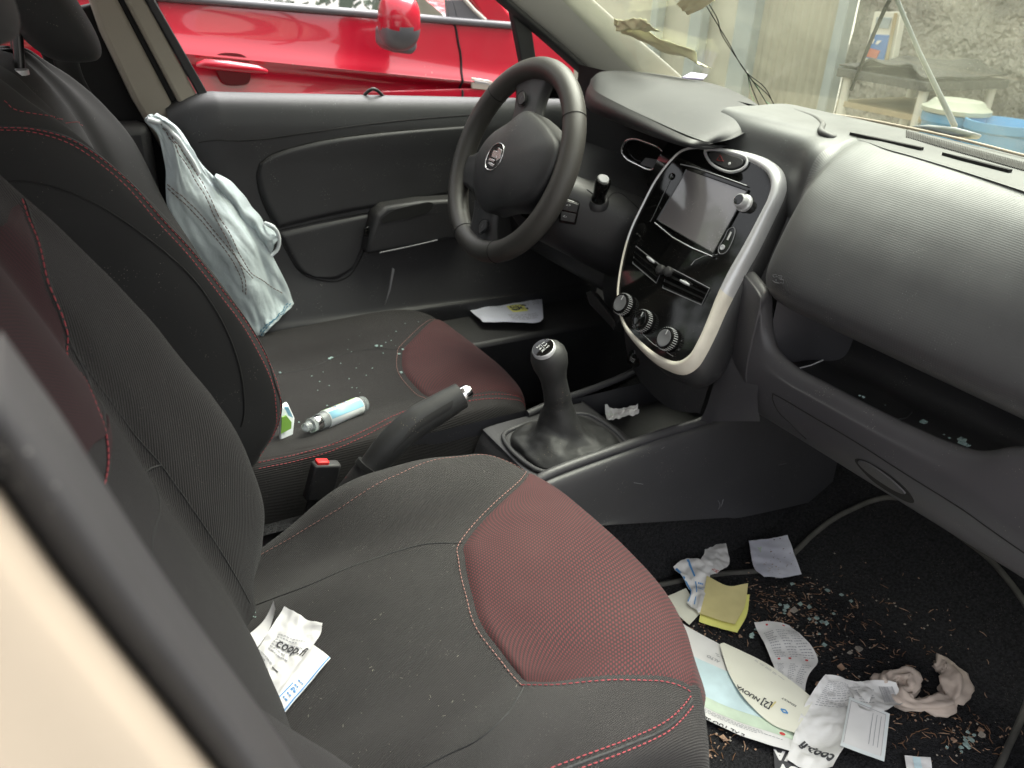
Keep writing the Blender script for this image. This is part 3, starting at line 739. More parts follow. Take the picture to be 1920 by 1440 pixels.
# flat cowl strip in front of the ridge, with the demister slots
tube('ridge_line', [A(1575, 262, z=.790), A(1558, 257, z=.796), A(1541, 248, z=.799), A(1542, 234, z=.799), A(1527, 221, z=.799), A(1490, 209, z=.798)], .0052, M['dash_plain'], dash, seg=10, n=60)
for a, b in (((1592, 253), (1728, 282)), ((1765, 291), (1893, 324))):
    p, q = pad.pt(*a)[0], pad.pt(*b)[0]; dv = (q-p).normalized(); pr = V((0, 0, 1)).cross(dv)
    slab('demister_slot', [p+pr*.0005+V((0, 0, .004)), p.lerp(q, .3)+pr*.005+V((0, 0, .004)), q+pr*.004+V((0, 0, .004)), q+V((0, 0, .004)), q-pr*.003+V((0, 0, .004)), p.lerp(q, .3)-pr*.003+V((0, 0, .004))], (0, 0, -.004), M['groove'], dash, bev=0)
# airbag mark
def marks(name, sf, pts, mt, parent, r=.0006, off=.0008):
    mb = MB()
    for l in pts: mb.tube([sf.pt(*p, off=off)[0] for p in l], r, 5)
    return mb.build(name, mt, parent)
marks('embossed_mark', pad, [[(1450, 516), (1456, 515), (1458, 519), (1452, 520), (1450, 516)], [(1460, 517), (1467, 518), (1466, 522), (1460, 521)], [(1450, 526), (1455, 530), (1462, 531)], [(1463, 524), (1470, 525), (1470, 531), (1464, 530)], [(1456, 523), (1456, 528)]], M['mark_grey'], dash, r=.0005)

# lower panel with open shelf
rows = []
for y, lz in lipt:
    x0 = .852 if y < -.2 else .852+.03*min(1, (y+.2)/.08)
    rows.append([V(p) for p in ((x0+.022, y, lz-.026), (x0+.014, y, lz-.006), (x0+.004, y, lz), (x0-.005, y, lz-.006), (x0-.010, y, lz-.02), (x0-.012, y, .47 if lz > .49 else lz-.04), (x0-.005, y, .435), (x0+.008, y, .405), (x0+.028, y, .378), (x0+.055, y, .366), (x0+.12, y, .36), (x0+.3, y, .38))])
low = rowsurf(rows, 100, 120)
if low.nrm(.4, .5).x > 0: low.flip = -1
lowp = low.mesh('glove_box', M['grey_plastic'], dash)
line_on('lid_gap', low, [(1449, 738), (1475, 752), (1520, 779), (1600, 826), (1700, 890), (1820, 966), (1925, 1040)], M['groove'], dash, .0011)
line_on('lid_gap', low, [(1449, 738), (1450, 752), (1462, 775), (1485, 797), (1512, 823)], M['groove'], dash, .0011)
hp = [(1602, 860), (1625, 864), (1660, 884), (1695, 912), (1713, 935), (1712, 944), (1690, 936), (1650, 912), (1618, 884)]
def oval(name, sf, pxs, mt, parent, off, n=60):
    ab = cr([V((*sf.pix(*p), 0)) for p in pxs], n, True); c = sum(ab, V())/n; vs = []; fs = []
    for k, w in enumerate((1, .97, .9, .6, .3, .02)):
        for p in ab: q = p.lerp(c, 1-w); vs.append(sf.at(q.x, q.y)+sf.nrm(q.x, q.y)*(off if k else -.001))
    for k in range(5):
        for i in range(n): i1 = (i+1) % n; fs.append((k*n+i, k*n+i1, (k+1)*n+i1, (k+1)*n+i))
    return link(name, vs, fs, mt, parent)
hn = oval('glove_box_handle', low, hp, M['groove'], dash, .0006)
oval('handle_flap', low, [(1610, 863), (1630, 868), (1662, 889), (1692, 915), (1700, 925), (1680, 918), (1648, 898), (1622, 878)], M['grey_plastic'], hn, .003)
# shelf floor, back and rubber liner
sh = rowsurf([[V((x, y, z)) for x, z in ((.862, lz-.012), (.868, .475), (.95, .468), (1.0, .47), (1.01, .52), (1.01, .60))] for y, lz in lipt[:10]], 30, 60)
sh.mesh('open_shelf', M['soft_black'], dash)
shw = rowsurf([[V((x, y, z)) for z in (.45, .52, .60)] for x, y in ((.865, -.215), (.90, -.225), (.96, -.235), (1.02, -.26))], 10, 20); shw.mesh('shelf_end', M['grey_plastic'], dash)
lin = [A(1497, 690, z=.476), A(1542, 675, z=.476), A(1706, 762, z=.476), A(1711, 772, z=.476), A(1700, 783, z=.476), A(1680, 786, z=.476)]
slab('shelf_liner', lin, (0, 0, -.003), M['leather_black'], dash, bev=.001)
tube('shelf_edge', [A(1495, 691, z=.478), A(1520, 685, z=.478), A(1543, 675, z=.479)], .0012, M['mark'], dash)
# flank between the centre stack and the glove box
fk = rowsurf([[A(1480, 400, x=.925), A(1445, 480, x=.905), A(1405, 560, x=.88), A(1372, 640, x=.862), A(1345, 700, x=.853), A(1325, 762, x=.848), A(1312, 790, x=.85)],
              [A(1500, 420, x=.92), A(1450, 500, x=.90), A(1422, 560, x=.885), A(1392, 650, x=.862), A(1375, 700, x=.85), A(1362, 745, x=.846), A(1352, 790, x=.85)],
              [A(1510, 440, x=.93), A(1465, 520, x=.91), A(1440, 570, x=.878), A(1425, 650, x=.858), A(1425, 700, x=.847), A(1420, 745, x=.846), A(1425, 790, x=.87)]], 40, 16)
fk.mesh('stack_flank', M['grey_plastic'], dash, sharp=180)
# part below the centre display
lw = rowsurf([[A(1168, 590, x=.835), A(1172, 640, x=.835), A(1182, 680, x=.838), A(1200, 715, x=.845)],
              [A(1200, 600, x=.83), A(1205, 650, x=.83), A(1215, 695, x=.832), A(1225, 742, x=.84)],
              [A(1260, 620, x=.83), A(1265, 680, x=.83), A(1262, 730, x=.832), A(1262, 768, x=.84)],
              [A(1330, 600, x=.85), A(1335, 690, x=.845), A(1325, 735, x=.845), A(1312, 775, x=.85)]], 24, 24)
lw.mesh('stack_foot', M['soft_black'], dash, sharp=180)
sb = A(1186, 673, x=.829)
sbo = lathe('start_button', sb+V((.006, 0, 0)), (-1, -.15, .25), [(0, .016), (.004, .016), (.006, .014), (.0062, .0125), (.004, .012), (.005, .0105), (.0052, .002)], M['gloss_black'], dash, seg=32)
# driver's side lower dash and knee area
ds = rowsurf([[V((.90+x, y, z)) for x, z in ((.06, .62), (.02, .60), (0, .56), (0, .50), (.01, .44), (.03, .40), (.10, .37), (.25, .36))] for y in (.10, .2, .35, .5, .66)], 40, 30)
ds.mesh('knee_panel', M['soft_black'], dash)
knl = rowsurf([[A(1168, 590, x=.845), A(1160, 500, x=.88), A(1190, 420, x=.92)], [A(1150, 620, x=.87), A(1130, 540, x=.90), A(1150, 450, x=.94)]], 12, 8); knl.mesh('stack_side', M['soft_black'], dash, sharp=180)
bo = slab('bonnet_lever', [A(1098, 548, x=.86), A(1108, 544, x=.86), A(1152, 602, x=.86), A(1150, 618, x=.86), A(1105, 570, x=.86)], (.02, 0, -.01), M['soft_black'], dash, bev=.002)
# binnacle: cave walls, back and floor coloured black to paint in the shade
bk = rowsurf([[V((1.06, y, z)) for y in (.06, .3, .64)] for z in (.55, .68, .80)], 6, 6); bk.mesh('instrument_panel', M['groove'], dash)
cw = rowsurf([[A(1212, 345, x=.93), A(1232, 300, x=.945), A(1256, 262, x=.97)], [A(1230, 370, x=.90), A(1250, 320, x=.91), A(1285, 275, x=.925)]], 16, 8)
cw.mesh('binnacle_side', M['gloss_black'], dash, sharp=180)
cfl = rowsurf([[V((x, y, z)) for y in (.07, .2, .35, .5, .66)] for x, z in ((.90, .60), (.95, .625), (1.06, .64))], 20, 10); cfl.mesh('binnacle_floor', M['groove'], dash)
rp = [(1166, 283), (1172, 267), (1188, 261), (1212, 267), (1238, 279), (1246, 291), (1238, 308), (1222, 319), (1195, 309), (1174, 297)]
tube('dial_ring', [A(*p, x=.985) for p in rp], .0028, M['chrome'], dash, seg=10, closed=True, n=80)
slab('dial', cr([A(*p, x=.992) for p in rp], 50, True), (.004, 0, 0), M['gloss_black'], dash, bev=0)
slab('dial_display', [A(1210, 296, x=.99), A(1236, 300, x=.99), A(1226, 316, x=.99), A(1200, 308, x=.99)], (.001, 0, 0), M['mark_grey'], dash, bev=0)
# hood over the instruments
fe = [A(1106, 157, z=.785), A(1118, 172, z=.784), A(1150, 190, z=.782), A(1200, 215, z=.776), A(1250, 240, z=.770), A(1300, 262, z=.765), A(1340, 268, z=.757)]
re_ = [A(1108, 148, z=.788), A(1132, 134, z=.796), A(1190, 133, z=.80), A(1262, 139, z=.802), A(1335, 150, z=.803), A(1400, 178, z=.800), A(1427, 203, z=.793)]
def hoodg(n, m_):
    F = crp(fe, n); R = crp(re_, n); E = crp([A(1340, 268, z=.757), A(1378, 258, z=.768), A(1412, 236, z=.782), A(1427, 203, z=.793)], m_); g = []
    for j in range(m_):
        t = j/(m_-1); row = []
        for i in range(n):
            s_ = i/(n-1); p = F[i].lerp(R[i], t)
            w = s_**3; p = p.lerp(E[j], w) + V((0, 0, 1))*(.020*sin(pi*t)*sin(pi*min(1, s_*1.05))**.6)
            row.append(p)
        g.append(row)
    return gridsurf(g)
hg = hoodg(70, 30)
if hg.nrm(.5, .5).z < 0: hg.flip = -1
hood = hg.mesh('instrument_hood', M['hood_black'], dash, sharp=180)
# rounded lip and underside
F = crp(fe, 70); rows = []
for i, p in enumerate(F):
    s_ = i/69; th = .040*(1-s_)**.85+.003
    rows.append([p+V((.0, 0, .0008)), p+V((-.010, -.003, -th*.35)), p+V((-.010, -.002, -th*.8)), p+V((.0, 0, -th*1.1)), p+V((.05, .01, -th*1.2-.004)), p+V((.14, .02, -th-.0))])
lipu = rowsurf(rows, 24, 70)
lipu.mesh('hood_lip', M['soft_black'], hood, sharp=180)

# ======================= centre display =======================
DT = radians(27.36); DN = V((-cos(DT), 0, sin(DT))); DU = V((sin(DT), 0, cos(DT))); DC0 = V((.886, .001, .656))
DP = (DC0+DN*.004, DN)
inner = [(1232, 338), (1257, 305), (1277, 286), (1300, 279), (1330, 281), (1385, 294), (1425, 311), (1443, 327), (1448, 347), (1442, 372), (1422, 412), (1395, 463), (1368, 510), (1344, 560), (1325, 608), (1309, 643), (1294, 667), (1272, 680), (1240, 671), (1205, 645), (1173, 608), (1161, 565), (1164, 515), (1182, 440), (1207, 385)]
IC = cr([A(*p, pl=DP) for p in inner], 160, True); cI = sum(IC, V())/160
def ring(c, off, back):
    o_ = []
    for p in c:
        d = (p-cI).normalized(); o_.append(p+d*off*(1.0+.75*max(-.8, min(.45, -d.y*1.3)))+DN*back)
    return o_
def loopstrip(name, loops, mt, parent, fm=None, **kw):
    n = len(loops[0]); vs = [p for l in loops for p in l]; fs = [(k*n+i, k*n+(i+1) % n, (k+1)*n+(i+1) % n, (k+1)*n+i) for k in range(len(loops)-1) for i in range(n)]
    if fm: fmv = [fm(k, i) for k in range(len(loops)-1) for i in range(n)]
    return link(name, vs, fs, mt, parent, fm=fmv if fm else None, sharp=180, **kw)
plate = slab('centre_display', IC, DN*-.02, M['gloss_black'], car, bev=0)
zb = lambda i: (IC[i].z < .60)
bez = loopstrip('bezel', [ring(IC, -.0015, .001), ring(IC, .001, .004), ring(IC, .004, .004), ring(IC, .0085, .0), ring(IC, .0112, -.007), ring(IC, .012, -.020)], [M['satin'], M['white_worn']], plate, fm=lambda k, i: 1 if IC[i].z+.004*nz(IC[i], 60)*1.5 < .568 else 0)
loopstrip('housing', [ring(IC, .0118, -.018), ring(IC, .0150, -.021), ring(IC, .019, -.04), ring(IC, .019, -.065), ring(IC, .006, -.09)], M['soft_black'], plate)
def dpt(px, py, off=0): return A(px, py, pl=(DC0+DN*(.004+off), DN))
# hazard switch pod
hz_ = [(1331, 289), (1345, 286), (1375, 293), (1395, 302), (1392, 311), (1373, 318), (1350, 311), (1336, 302)]
H0 = cr([dpt(*p, .001) for p in hz_], 60, True)
pod = slab('hazard_switch', [p+DN*.0035 for p in H0], DN*-.006, M['soft_black'], plate, bev=.001)
tube('trim', [p+DN*.001 for p in cr([dpt(*p, .001) for p in [(1323, 283), (1345, 282), (1380, 288), (1402, 299), (1398, 313), (1374, 323), (1346, 315), (1331, 303)]], 60, True)], .0026, M['satin'], pod, closed=True)
tube('triangle', [dpt(1344, 300, .0052), dpt(1350, 291, .0052), dpt(1356, 302, .0052)], .0006, mat('red_mark', (.30, .03, .03), .5), pod, closed=True, seg=5)
lathe('lamp', dpt(1368, 307, .004), DN, [(0, .003), (.001, .0025), (.0015, .001)], M['mark'], pod, seg=12)
# screen: raised frame with panel
sc = [(1290, 322), (1397, 360), (1337, 471), (1237, 412)]
SQ = [dpt(*p, .0004) for p in sc]; cS = sum(SQ, V())/4
fr = [[p+(p-cS).normalized()*.0085+DN*.0 for p in SQ], [p+(p-cS).normalized()*.0075+DN*.003 for p in SQ], [p+(p-cS).normalized()*.005+DN*.003 for p in SQ], [p+(p-cS).normalized()*.003+DN*.001 for p in SQ]]
n = 4; vs = [p for l in fr for p in l]; fs = [(k*4+i, k*4+(i+1) % 4, (k+1)*4+(i+1) % 4, (k+1)*4+i) for k in range(3) for i in range(4)]
link('screen_frame', vs, fs, M['gloss_black'], plate)
slab('screen', [p+(p-cS).normalized()*.003+DN*.0012 for p in SQ], DN*-.002, M['screen'], plate, bev=0)
tube('trim', [dpt(1228, 418, .005), dpt(1262, 446, .006), dpt(1300, 466, .006), dpt(1336, 481, .005)], .0016, M['chrome'], plate)
tube('trim', [dpt(1276, 308, .004), dpt(1300, 313, .004), dpt(1350, 330, .004), dpt(1400, 348, .004)], .0009, M['satin'], plate)
tube('trim', [dpt(1256, 338, .001), dpt(1225, 405, .001), dpt(1219, 416, .001)], .0004, M['mark_grey'], plate)
kb = lathe('volume_knob', dpt(1397, 382, 0), DN, [(0, .014), (.004, .014), (.006, .011), (.016, .0105), (.0175, .0098), (.018, .008)], M['satin'], plate, seg=36)
lathe('knob_face', dpt(1397, 382, 0)+DN*.0178, DN, [(0, .0085), (.0008, .0083), (.001, .002)], M['gloss_black'], kb, seg=30)
lathe('push_button', dpt(1260, 331, 0), DN, [(0, .006), (.002, .006), (.003, .005), (.0032, .002)], M['gloss_black'], plate)
pt_ = cr([dpt(*p, .001) for p in [(1366, 430), (1376, 427), (1378, 436), (1362, 472), (1350, 476), (1347, 466), (1358, 446)]], 50, True)
prt = tube('audio_port', pt_, .0008, M['mark_grey'], plate, closed=True)
tube('slot', [dpt(1371, 435, .0008), dpt(1364, 450, .0008)], .0016, M['mark'], prt)
lathe('jack', dpt(1355, 464, 0), DN, [(0, .0045), (.0015, .0045), (.0018, .003), (.0005, .0028)], M['satin'], prt)
tube('scratch', [dpt(1296, 497, .0002), dpt(1303, 488, .0002), dpt(1320, 480, .0002), dpt(1345, 477, .0002)], .0004, M['mark'], plate, seg=4)
# vents
def vent(quad, tabp, nm):
    Q = [dpt(*p) for p in quad]; c = sum(Q, V())/4
    v_ = slab(nm, [q+DN*.0004 for q in Q], DN*-.002, M['groove'], plate, bev=0)
    tube('trim', [q+DN*.001 for q in Q], .0009, M['mark_grey'], v_, closed=True)
    for k in (.2, .5, .8):
        a = Q[0].lerp(Q[3], k); b = Q[1].lerp(Q[2], k); n_ = (b-a).normalized().cross(DN)
        slab('slat', [a+n_*.003+DN*.0012, b+n_*.003+DN*.0012, b-n_*.003+DN*.004, a-n_*.003+DN*.004], DN*-.001, M['gloss_black'], v_, bev=0)
    t = dpt(*tabp, .004); d = (Q[1]-Q[0]).normalized()
    tube('tab', [t-d*.011, t, t+d*.011], [.0018, .003, .0018], M['satin'], v_, seg=10)
vent([(1193, 462), (1244, 502), (1231, 531), (1187, 494)], (1220, 487), 'air_vent')
vent([(1253, 500), (1331, 541), (1316, 572), (1243, 540)], (1284, 530), 'air_vent')
for p in ((1241, 507), (1256, 511)): lathe('vent_wheel', dpt(*p, 0), DN, [(-.003, .0085), (.006, .0085), (.009, .007), (.010, .004)], M['soft_black'], plate)
# heater knobs
for i, (x, y) in enumerate(((1177, 570), (1214, 601), (1260, 635))):
    c = dpt(x-4, y+3, 0)
    k = lathe('heater_knob', c, DN, [(0, .0205), (.003, .0205), (.0035, .019), (.012, .0185), (.0145, .0175), (.0155, .0155), (.0150, .014)], M['gloss_black'], plate, seg=48)
    mb = MB()
    for q in range(30):
        w = 2*pi*q/30; x_ = DN.orthogonal().normalized(); d = x_*cos(w)+DN.cross(x_)*sin(w)
        mb.tube([c+DN*.004+d*.0188, c+DN*.0125+d*.0184], .0008, 5)
    mb.build('knurling', M['satin'], k)
    lathe('cap', c+DN*.014, DN, [(0, .0145), (.0012, .0143), (.0016, .0125), (.0012, .011), (.0011, .001)], M['grey_strip'] if i != 1 else M['gloss_black'], k, seg=40)
    tube('pointer', [c+DN*.0158+DU*.006, c+DN*.0158+DU*.014], .0008, M['mark'], k, seg=5)
def text_mesh(s, size, ext=0, align='CENTER', bold=0):
    cu = bpy.data.curves.new('t', 'FONT'); cu.body = s; cu.size = size; cu.align_x = align; cu.align_y = 'CENTER'; cu.extrude = ext; cu.offset = bold; cu.resolution_u = 3
    o = bpy.data.objects.new('t', cu); COL.objects.link(o); dg = bpy.context.evaluated_depsgraph_get(); me = bpy.data.meshes.new_from_object(o.evaluated_get(dg))
    vs = [v.co.copy() for v in me.vertices]; fs = [tuple(p.vertices) for p in me.polygons]
    bpy.data.objects.remove(o); bpy.data.curves.remove(cu); bpy.data.meshes.remove(me); return vs, fs
def text_on(name, s, c, xd, n, size, mt, parent, bold=0):
    xd = xd.normalized(); yd = n.cross(xd).normalized(); vs, fs = text_mesh(s, size, bold=bold)
    return link(name, [c+xd*v.x+yd*v.y for v in vs], fs, mt, parent, smooth=False)
YM = V((0, -1, 0))
kc_, kn_, kp_ = knob_text; kx_ = (YM-kn_*YM.dot(kn_)).normalized()
text_on('shift_pattern', '1 3 5', kc_+kn_.cross(kx_)*.005, kx_, kn_, .0085, M['mark'], kp_)
text_on('shift_pattern', '2 4 R', kc_-kn_.cross(kx_)*.005, kx_, kn_, .0085, M['mark'], kp_)
tube('gate_line', [kc_-kx_*.009, kc_+kx_*.009], .0004, M['mark'], kp_, seg=4)
text_on('lettering', 'AC', dpt(1210, 604, .0125), YM, DN, .006, M['mark'], plate)
for px, py in ((1240, 631), (1272, 657), (1277, 640), (1200, 628)): text_on('lettering', '*', dpt(px, py, .0004), YM, DN, .007, M['mark_grey'], plate)
tube('index_line', [dpt(1196, 618, .0003), dpt(1225, 645, .0003), dpt(1262, 668, .0003)], .0003, M['mark'], plate, seg=4)
text_on('lettering', 'START', sb+V((-.001, -.001, .001)), YM, V((-1, -.15, .25)).normalized(), .0048, M['mark'], sbo)
text_on('lettering', 'STOP', sb+V((-.0015, -.001, -.0035)), YM, V((-1, -.15, .25)).normalized(), .0048, M['mark'], sbo)

# ======================= steering column =======================
rows = []
for x, cy, cz, hy, hz in ((.735, .315, .615, .05, .05), (.745, .31, .605, .092, .076), (.78, .30, .590, .108, .084), (.83, .285, .568, .118, .090), (.88, .27, .546, .128, .092), (.95, .25, .525, .15, .095)):
    rows.append([V((x-.25*(sin(w)*hz), cy+hy*math.copysign(abs(cos(w))**.6, cos(w)), cz+hz*math.copysign(abs(sin(w))**.7, sin(w)))) for w in [2*pi*k/28 for k in range(28)]])
col = Surf(rows, 90, 50, closed=True)
if col.nrm(.25, .5).z < 0: col.flip = -1
colo = col.mesh('steering_column', M['soft_black'], car, sharp=180)
line_on('seam', col, [(1100, 355), (1125, 373), (1140, 372), (1160, 362), (1185, 380), (1205, 400)], M['groove'], colo, .0012)
sw0, swn = col.pt(1068, 398)
ex = V((0, -1, 0)); ex = (ex-swn*ex.dot(swn)).normalized(); ey = swn.cross(ex)
sw = slab('audio_remote', [A(x, y, pl=(sw0+swn*.012, swn)) for x, y in ((1056, 372), (1088, 382), (1080, 423), (1048, 418), (1048, 400))], swn*-.02, M['gloss_black'], colo, bev=.003)
for k in (0, 1):
    q = [((1060, 376), (1085, 384), (1081, 399), (1053, 393)), ((1052, 396), (1080, 402), (1077, 418), (1051, 413))][k]
    bt = slab('button', [A(x, y, pl=(sw0+swn*.014, swn)) for x, y in q], swn*-.003, M['soft_black'], sw, bev=.001)
text_on('lettering', '<+', A(1066, 385, pl=(sw0+swn*.0145, swn)), ex, swn, .008, M['mark'], sw)
text_on('lettering', '<-', A(1059, 406, pl=(sw0+swn*.0145, swn)), ex, swn, .008, M['mark'], sw)
s0, sn = col.pt(1122, 372); tip = A(1137, 318, y=s0.y-.035)
d = (tip-s0).normalized()
stk = lathe('wiper_stalk', s0-d*.01, d, [(0, .014), (.012, .0135), (.016, .011), (.022, .0115), (.035, .0135), (.052, .0145), (.058, .0125), (.0595, .009)], M['gloss_black'], colo, seg=30)
lathe('collar', s0-d*.012, d, [(0, .022), (.008, .020), (.012, .016), (.010, .013)], M['soft_black'], stk, seg=30)
lathe('end_cap', s0-d*.01+d*.0592, d, [(0, .0095), (.001, .009), (.0012, .002)], M['mark_grey'], stk, seg=24)

# ======================= steering wheel =======================
WT = radians(22.2227); WN = V((-cos(WT), 0, sin(WT))); WU = V((sin(WT), 0, cos(WT))); WR = V((0, -1, 0)); WC = V((.710, .322, .675))
def W(px, py, off=0): return A(px, py, pl=(WC+WN*off, WN))
RR = .1708
pts = []; 
rimv = []; rimf = []; nr = 120; sg = 20
for i in range(nr):
    w = 2*pi*i/nr; d = WR*cos(w)+WU*sin(w); 
    for k in range(sg):
        q = 2*pi*k/sg; rimv.append(WC+d*(RR+.0203*cos(q))+WN*(.0208*sin(q)))
for i in range(nr):
    i1 = (i+1) % nr
    for k in range(sg): k1 = (k+1) % sg; rimf.append((i*sg+k, i*sg+k1, i1*sg+k1, i1*sg+k))
wheel = link('steering_wheel', rimv, rimf, M['leather'], car, sharp=180)
for ang in (38, -68, 142, 248):
    w = radians(ang); d = WR*cos(w)+WU*sin(w)
    tube('seam', [WC+d*(RR+.0205*cos(q))+WN*(.0210*sin(q)) for q in [2*pi*k/24 for k in range(24)]], .0008, M['groove'], wheel, closed=True, seg=5)
# hub pad (domed), traced on its own plane
hubp = [(958, 228), (988, 207), (1012, 220), (1036, 248), (1047, 272), (1040, 305), (1020, 345), (1000, 372), (975, 388), (940, 392), (915, 398), (898, 385), (889, 355), (889, 325), (897, 290), (920, 255)]
HB = cr([W(x, y, .018) for x, y in hubp], 90, True); hc = sum(HB, V())/90
loops = []
for k, (sc_, off) in enumerate(((1.0, -.035), (1.0, -.004), (.985, .002), (.95, .006), (.85, .011), (.65, .017), (.4, .021), (.15, .0225), (.01, .023))):
    loops.append([hc+(p-hc)*sc_+WN*off for p in HB])
hub = loopstrip('hub', loops, M['soft_black'], wheel)
# three spokes; the wheel is turned so that one points at the door
def spoke(pxa, pxb, wa, wb, d0=-.004, d1=.006):
    a = W(*pxa, 0); b = W(*pxb, 0); dr = (b-a).normalized(); sd_ = dr.cross(WN).normalized(); rows = []
    for t in (0, .25, .5, .75, 1):
        c = a.lerp(b, t); hw = wa+(wb-wa)*t+(-.010*sin(pi*t)); of = d0+(d1-d0)*(1-t)
        rows.append([c+sd_*hw*1.0+WN*(of-.012), c+sd_*hw*.85+WN*(of+.002), c+sd_*hw*.4+WN*(of+.005), c+WN*(of+.006), c-sd_*hw*.4+WN*(of+.005), c-sd_*hw*.85+WN*(of+.002), c-sd_*hw+WN*(of-.012), c+WN*(of-.018)])
    s_ = Surf(rows, 50, 24, closed=True)
    if s_.nrm(.3, .5).dot(WN) < 0: s_.flip = -1
    s_.mesh('spoke', M['soft_black'], wheel, sharp=180); return s_
sp1 = spoke((985, 235), (1000, 138), .044, .066)
sp2 = spoke((915, 380), (893, 460), .042, .060)
sp3 = spoke((905, 320), (858, 318), .052, .036)
def swbtn(quad, off):
    Q = [W(x, y, off) for x, y in quad]; c = sum(Q, V())/4
    b = slab('button', [q+WN*.002 for q in cr(Q, 20, True)], WN*-.004, M['soft_black'], wheel, bev=.0008)
    tube('outline', [q+(q-c)*.25+WN*.0 for q in cr(Q, 28, True)], .0007, M['groove'], wheel, closed=True, seg=6)
    tube('symbol', [c+WN*.0023-WU*.004, c+WN*.0023+WU*.004], .0005, M['mark_grey'], b, seg=4)
swbtn([(973, 178), (982, 173), (985, 190), (975, 197)], .0125)
swbtn([(901, 418), (913, 414), (912, 428), (899, 437)], .0125)
# emblem
E0 = cr([W(x, y, .0405) for x, y in ((922, 277), (932, 269), (943, 272), (944, 285), (935, 308), (921, 319), (911, 314), (911, 300))], 60, True)
em = slab('emblem', E0, WN*-.004, M['gloss_black'], wheel, bev=.001)
tube('ring', E0, .0010, M['chrome'], em, closed=True, seg=8)
for q in (((925, 281), (933, 284), (930, 297), (921, 294)), ((934, 276), (941, 281), (937, 297), (930, 302), (931, 290)), ((915, 300), (925, 304), (928, 300), (918, 296)), ((914, 306), (923, 313), (926, 308), (917, 303))):
    slab('logo', [W(x, y, .0415) for x, y in q], WN*-.002, M['chrome'], em, bev=.0005)
# ======================= driver's door and pillars =======================
def dprof(x):
    dy = .015*sin((x-.2)*4)
    return [(.705, .60), (.712, .735), (.700, .752), (.682, .752), (.664, .738), (.655, .712), (.652, .68), (.655, .62), (.655, .56), (.652, .50), (.648, .44), (.640, .38), (.618, .31), (.606, .27), (.612, .16), (.62, .02)]
rows = []
for x in (.18, .22, .26, .30, .45, .60, .75, .88, 1.0, 1.15):
    k = max(0, (.24-x)/.06); dz = -.045*(x-.25)-(.03*k)
    rows.append([V((x, y+.02*k, z+(dz if z > .3 else 0))) for y, z in dprof(x)])
door = rowsurf(rows, 110, 90)
if door.nrm(.5, .5).y > 0: door.flip = -1
dro = door.mesh('driver_door', [M['soft_black'], M['hood_black']], car, fm=lambda a, b: 1 if a < .36 else 0, sharp=180)
panel('upper_inset', door, [(487, 306), (520, 285), (610, 262), (760, 244), (905, 233)], [(905, 233), (902, 290), (895, 350)], [(520, 430), (600, 412), (700, 394), (800, 380), (895, 358)], [(487, 306), (482, 335), (493, 380), (520, 430)], 60, 30, .006, M['soft_black'], dro, edge=.05)
panel('lower_inset', door, [(521, 436), (600, 419), (697, 400)], [(697, 400), (690, 440), (662, 505)], [(590, 521), (630, 524), (662, 505)], [(521, 436), (540, 475), (562, 508), (590, 521)], 40, 24, .005, M['soft_black'], dro, edge=.06)
line_on('groove', door, [(372, 268), (450, 264), (560, 252), (700, 232), (800, 222), (905, 214)], M['groove'], dro, .0014)
line_on('groove', door, [(487, 306), (520, 285), (610, 262), (760, 244), (905, 233)], M['groove'], dro, .0013)
line_on('groove', door, [(487, 306), (482, 335), (493, 380), (520, 433), (540, 475), (562, 508), (590, 523), (632, 527), (664, 507), (692, 445), (700, 402)], M['groove'], dro, .0016)
line_on('groove', door, [(520, 433), (600, 415), (700, 397), (850, 370)], M['groove'], dro, .0013)
# armrest with pull recess
AR = [(706, 404), (725, 388), (790, 378), (880, 372), (885, 440), (800, 458), (714, 474), (688, 478), (693, 450)]
arm = slab('armrest', [A(*p, y=.608) for p in AR], (0, .05, 0), M['soft_black'], dro, bev=.008, bseg=3)
slab('pull_recess', cr([A(*p, y=.6065) for p in [(716, 412), (735, 396), (770, 386), (812, 381), (806, 396), (780, 406), (740, 414), (718, 419)]], 40, True), (0, .004, 0), M['groove'], arm, bev=0)
slab('switch', [A(*p, y=.604) for p in [(683, 428), (692, 425), (692, 444), (684, 444)]], (0, .004, 0), M['gloss_black'], arm, bev=.001)
tube('broken_edge', [A(712, 474, y=.605), A(760, 464, y=.606), A(800, 455, y=.605), A(820, 450, y=.607)], .0016, M['mark_grey'], arm, seg=5)
slab('broken_edge', [A(736, 502, y=.60), A(740, 505, y=.60), A(732, 545, y=.60), A(722, 572, y=.60), A(730, 540, y=.60)], (0, .002, 0), M['mark_grey'], dro, bev=0)
tube('seal_tear', [A(683, 178, y=.69), A(692, 170, y=.685), A(700, 167, y=.68), A(709, 171, y=.685), A(718, 180, y=.69)], .0035, M['rubber'], dro, n=20)
tube('window_seal', [A(372, 179, y=.695), A(560, 181, y=.695), A(700, 182, y=.695), A(820, 190, y=.695), A(930, 200, y=.695), A(1090, 206, y=.695)], .004, M['rubber'], dro, n=40)
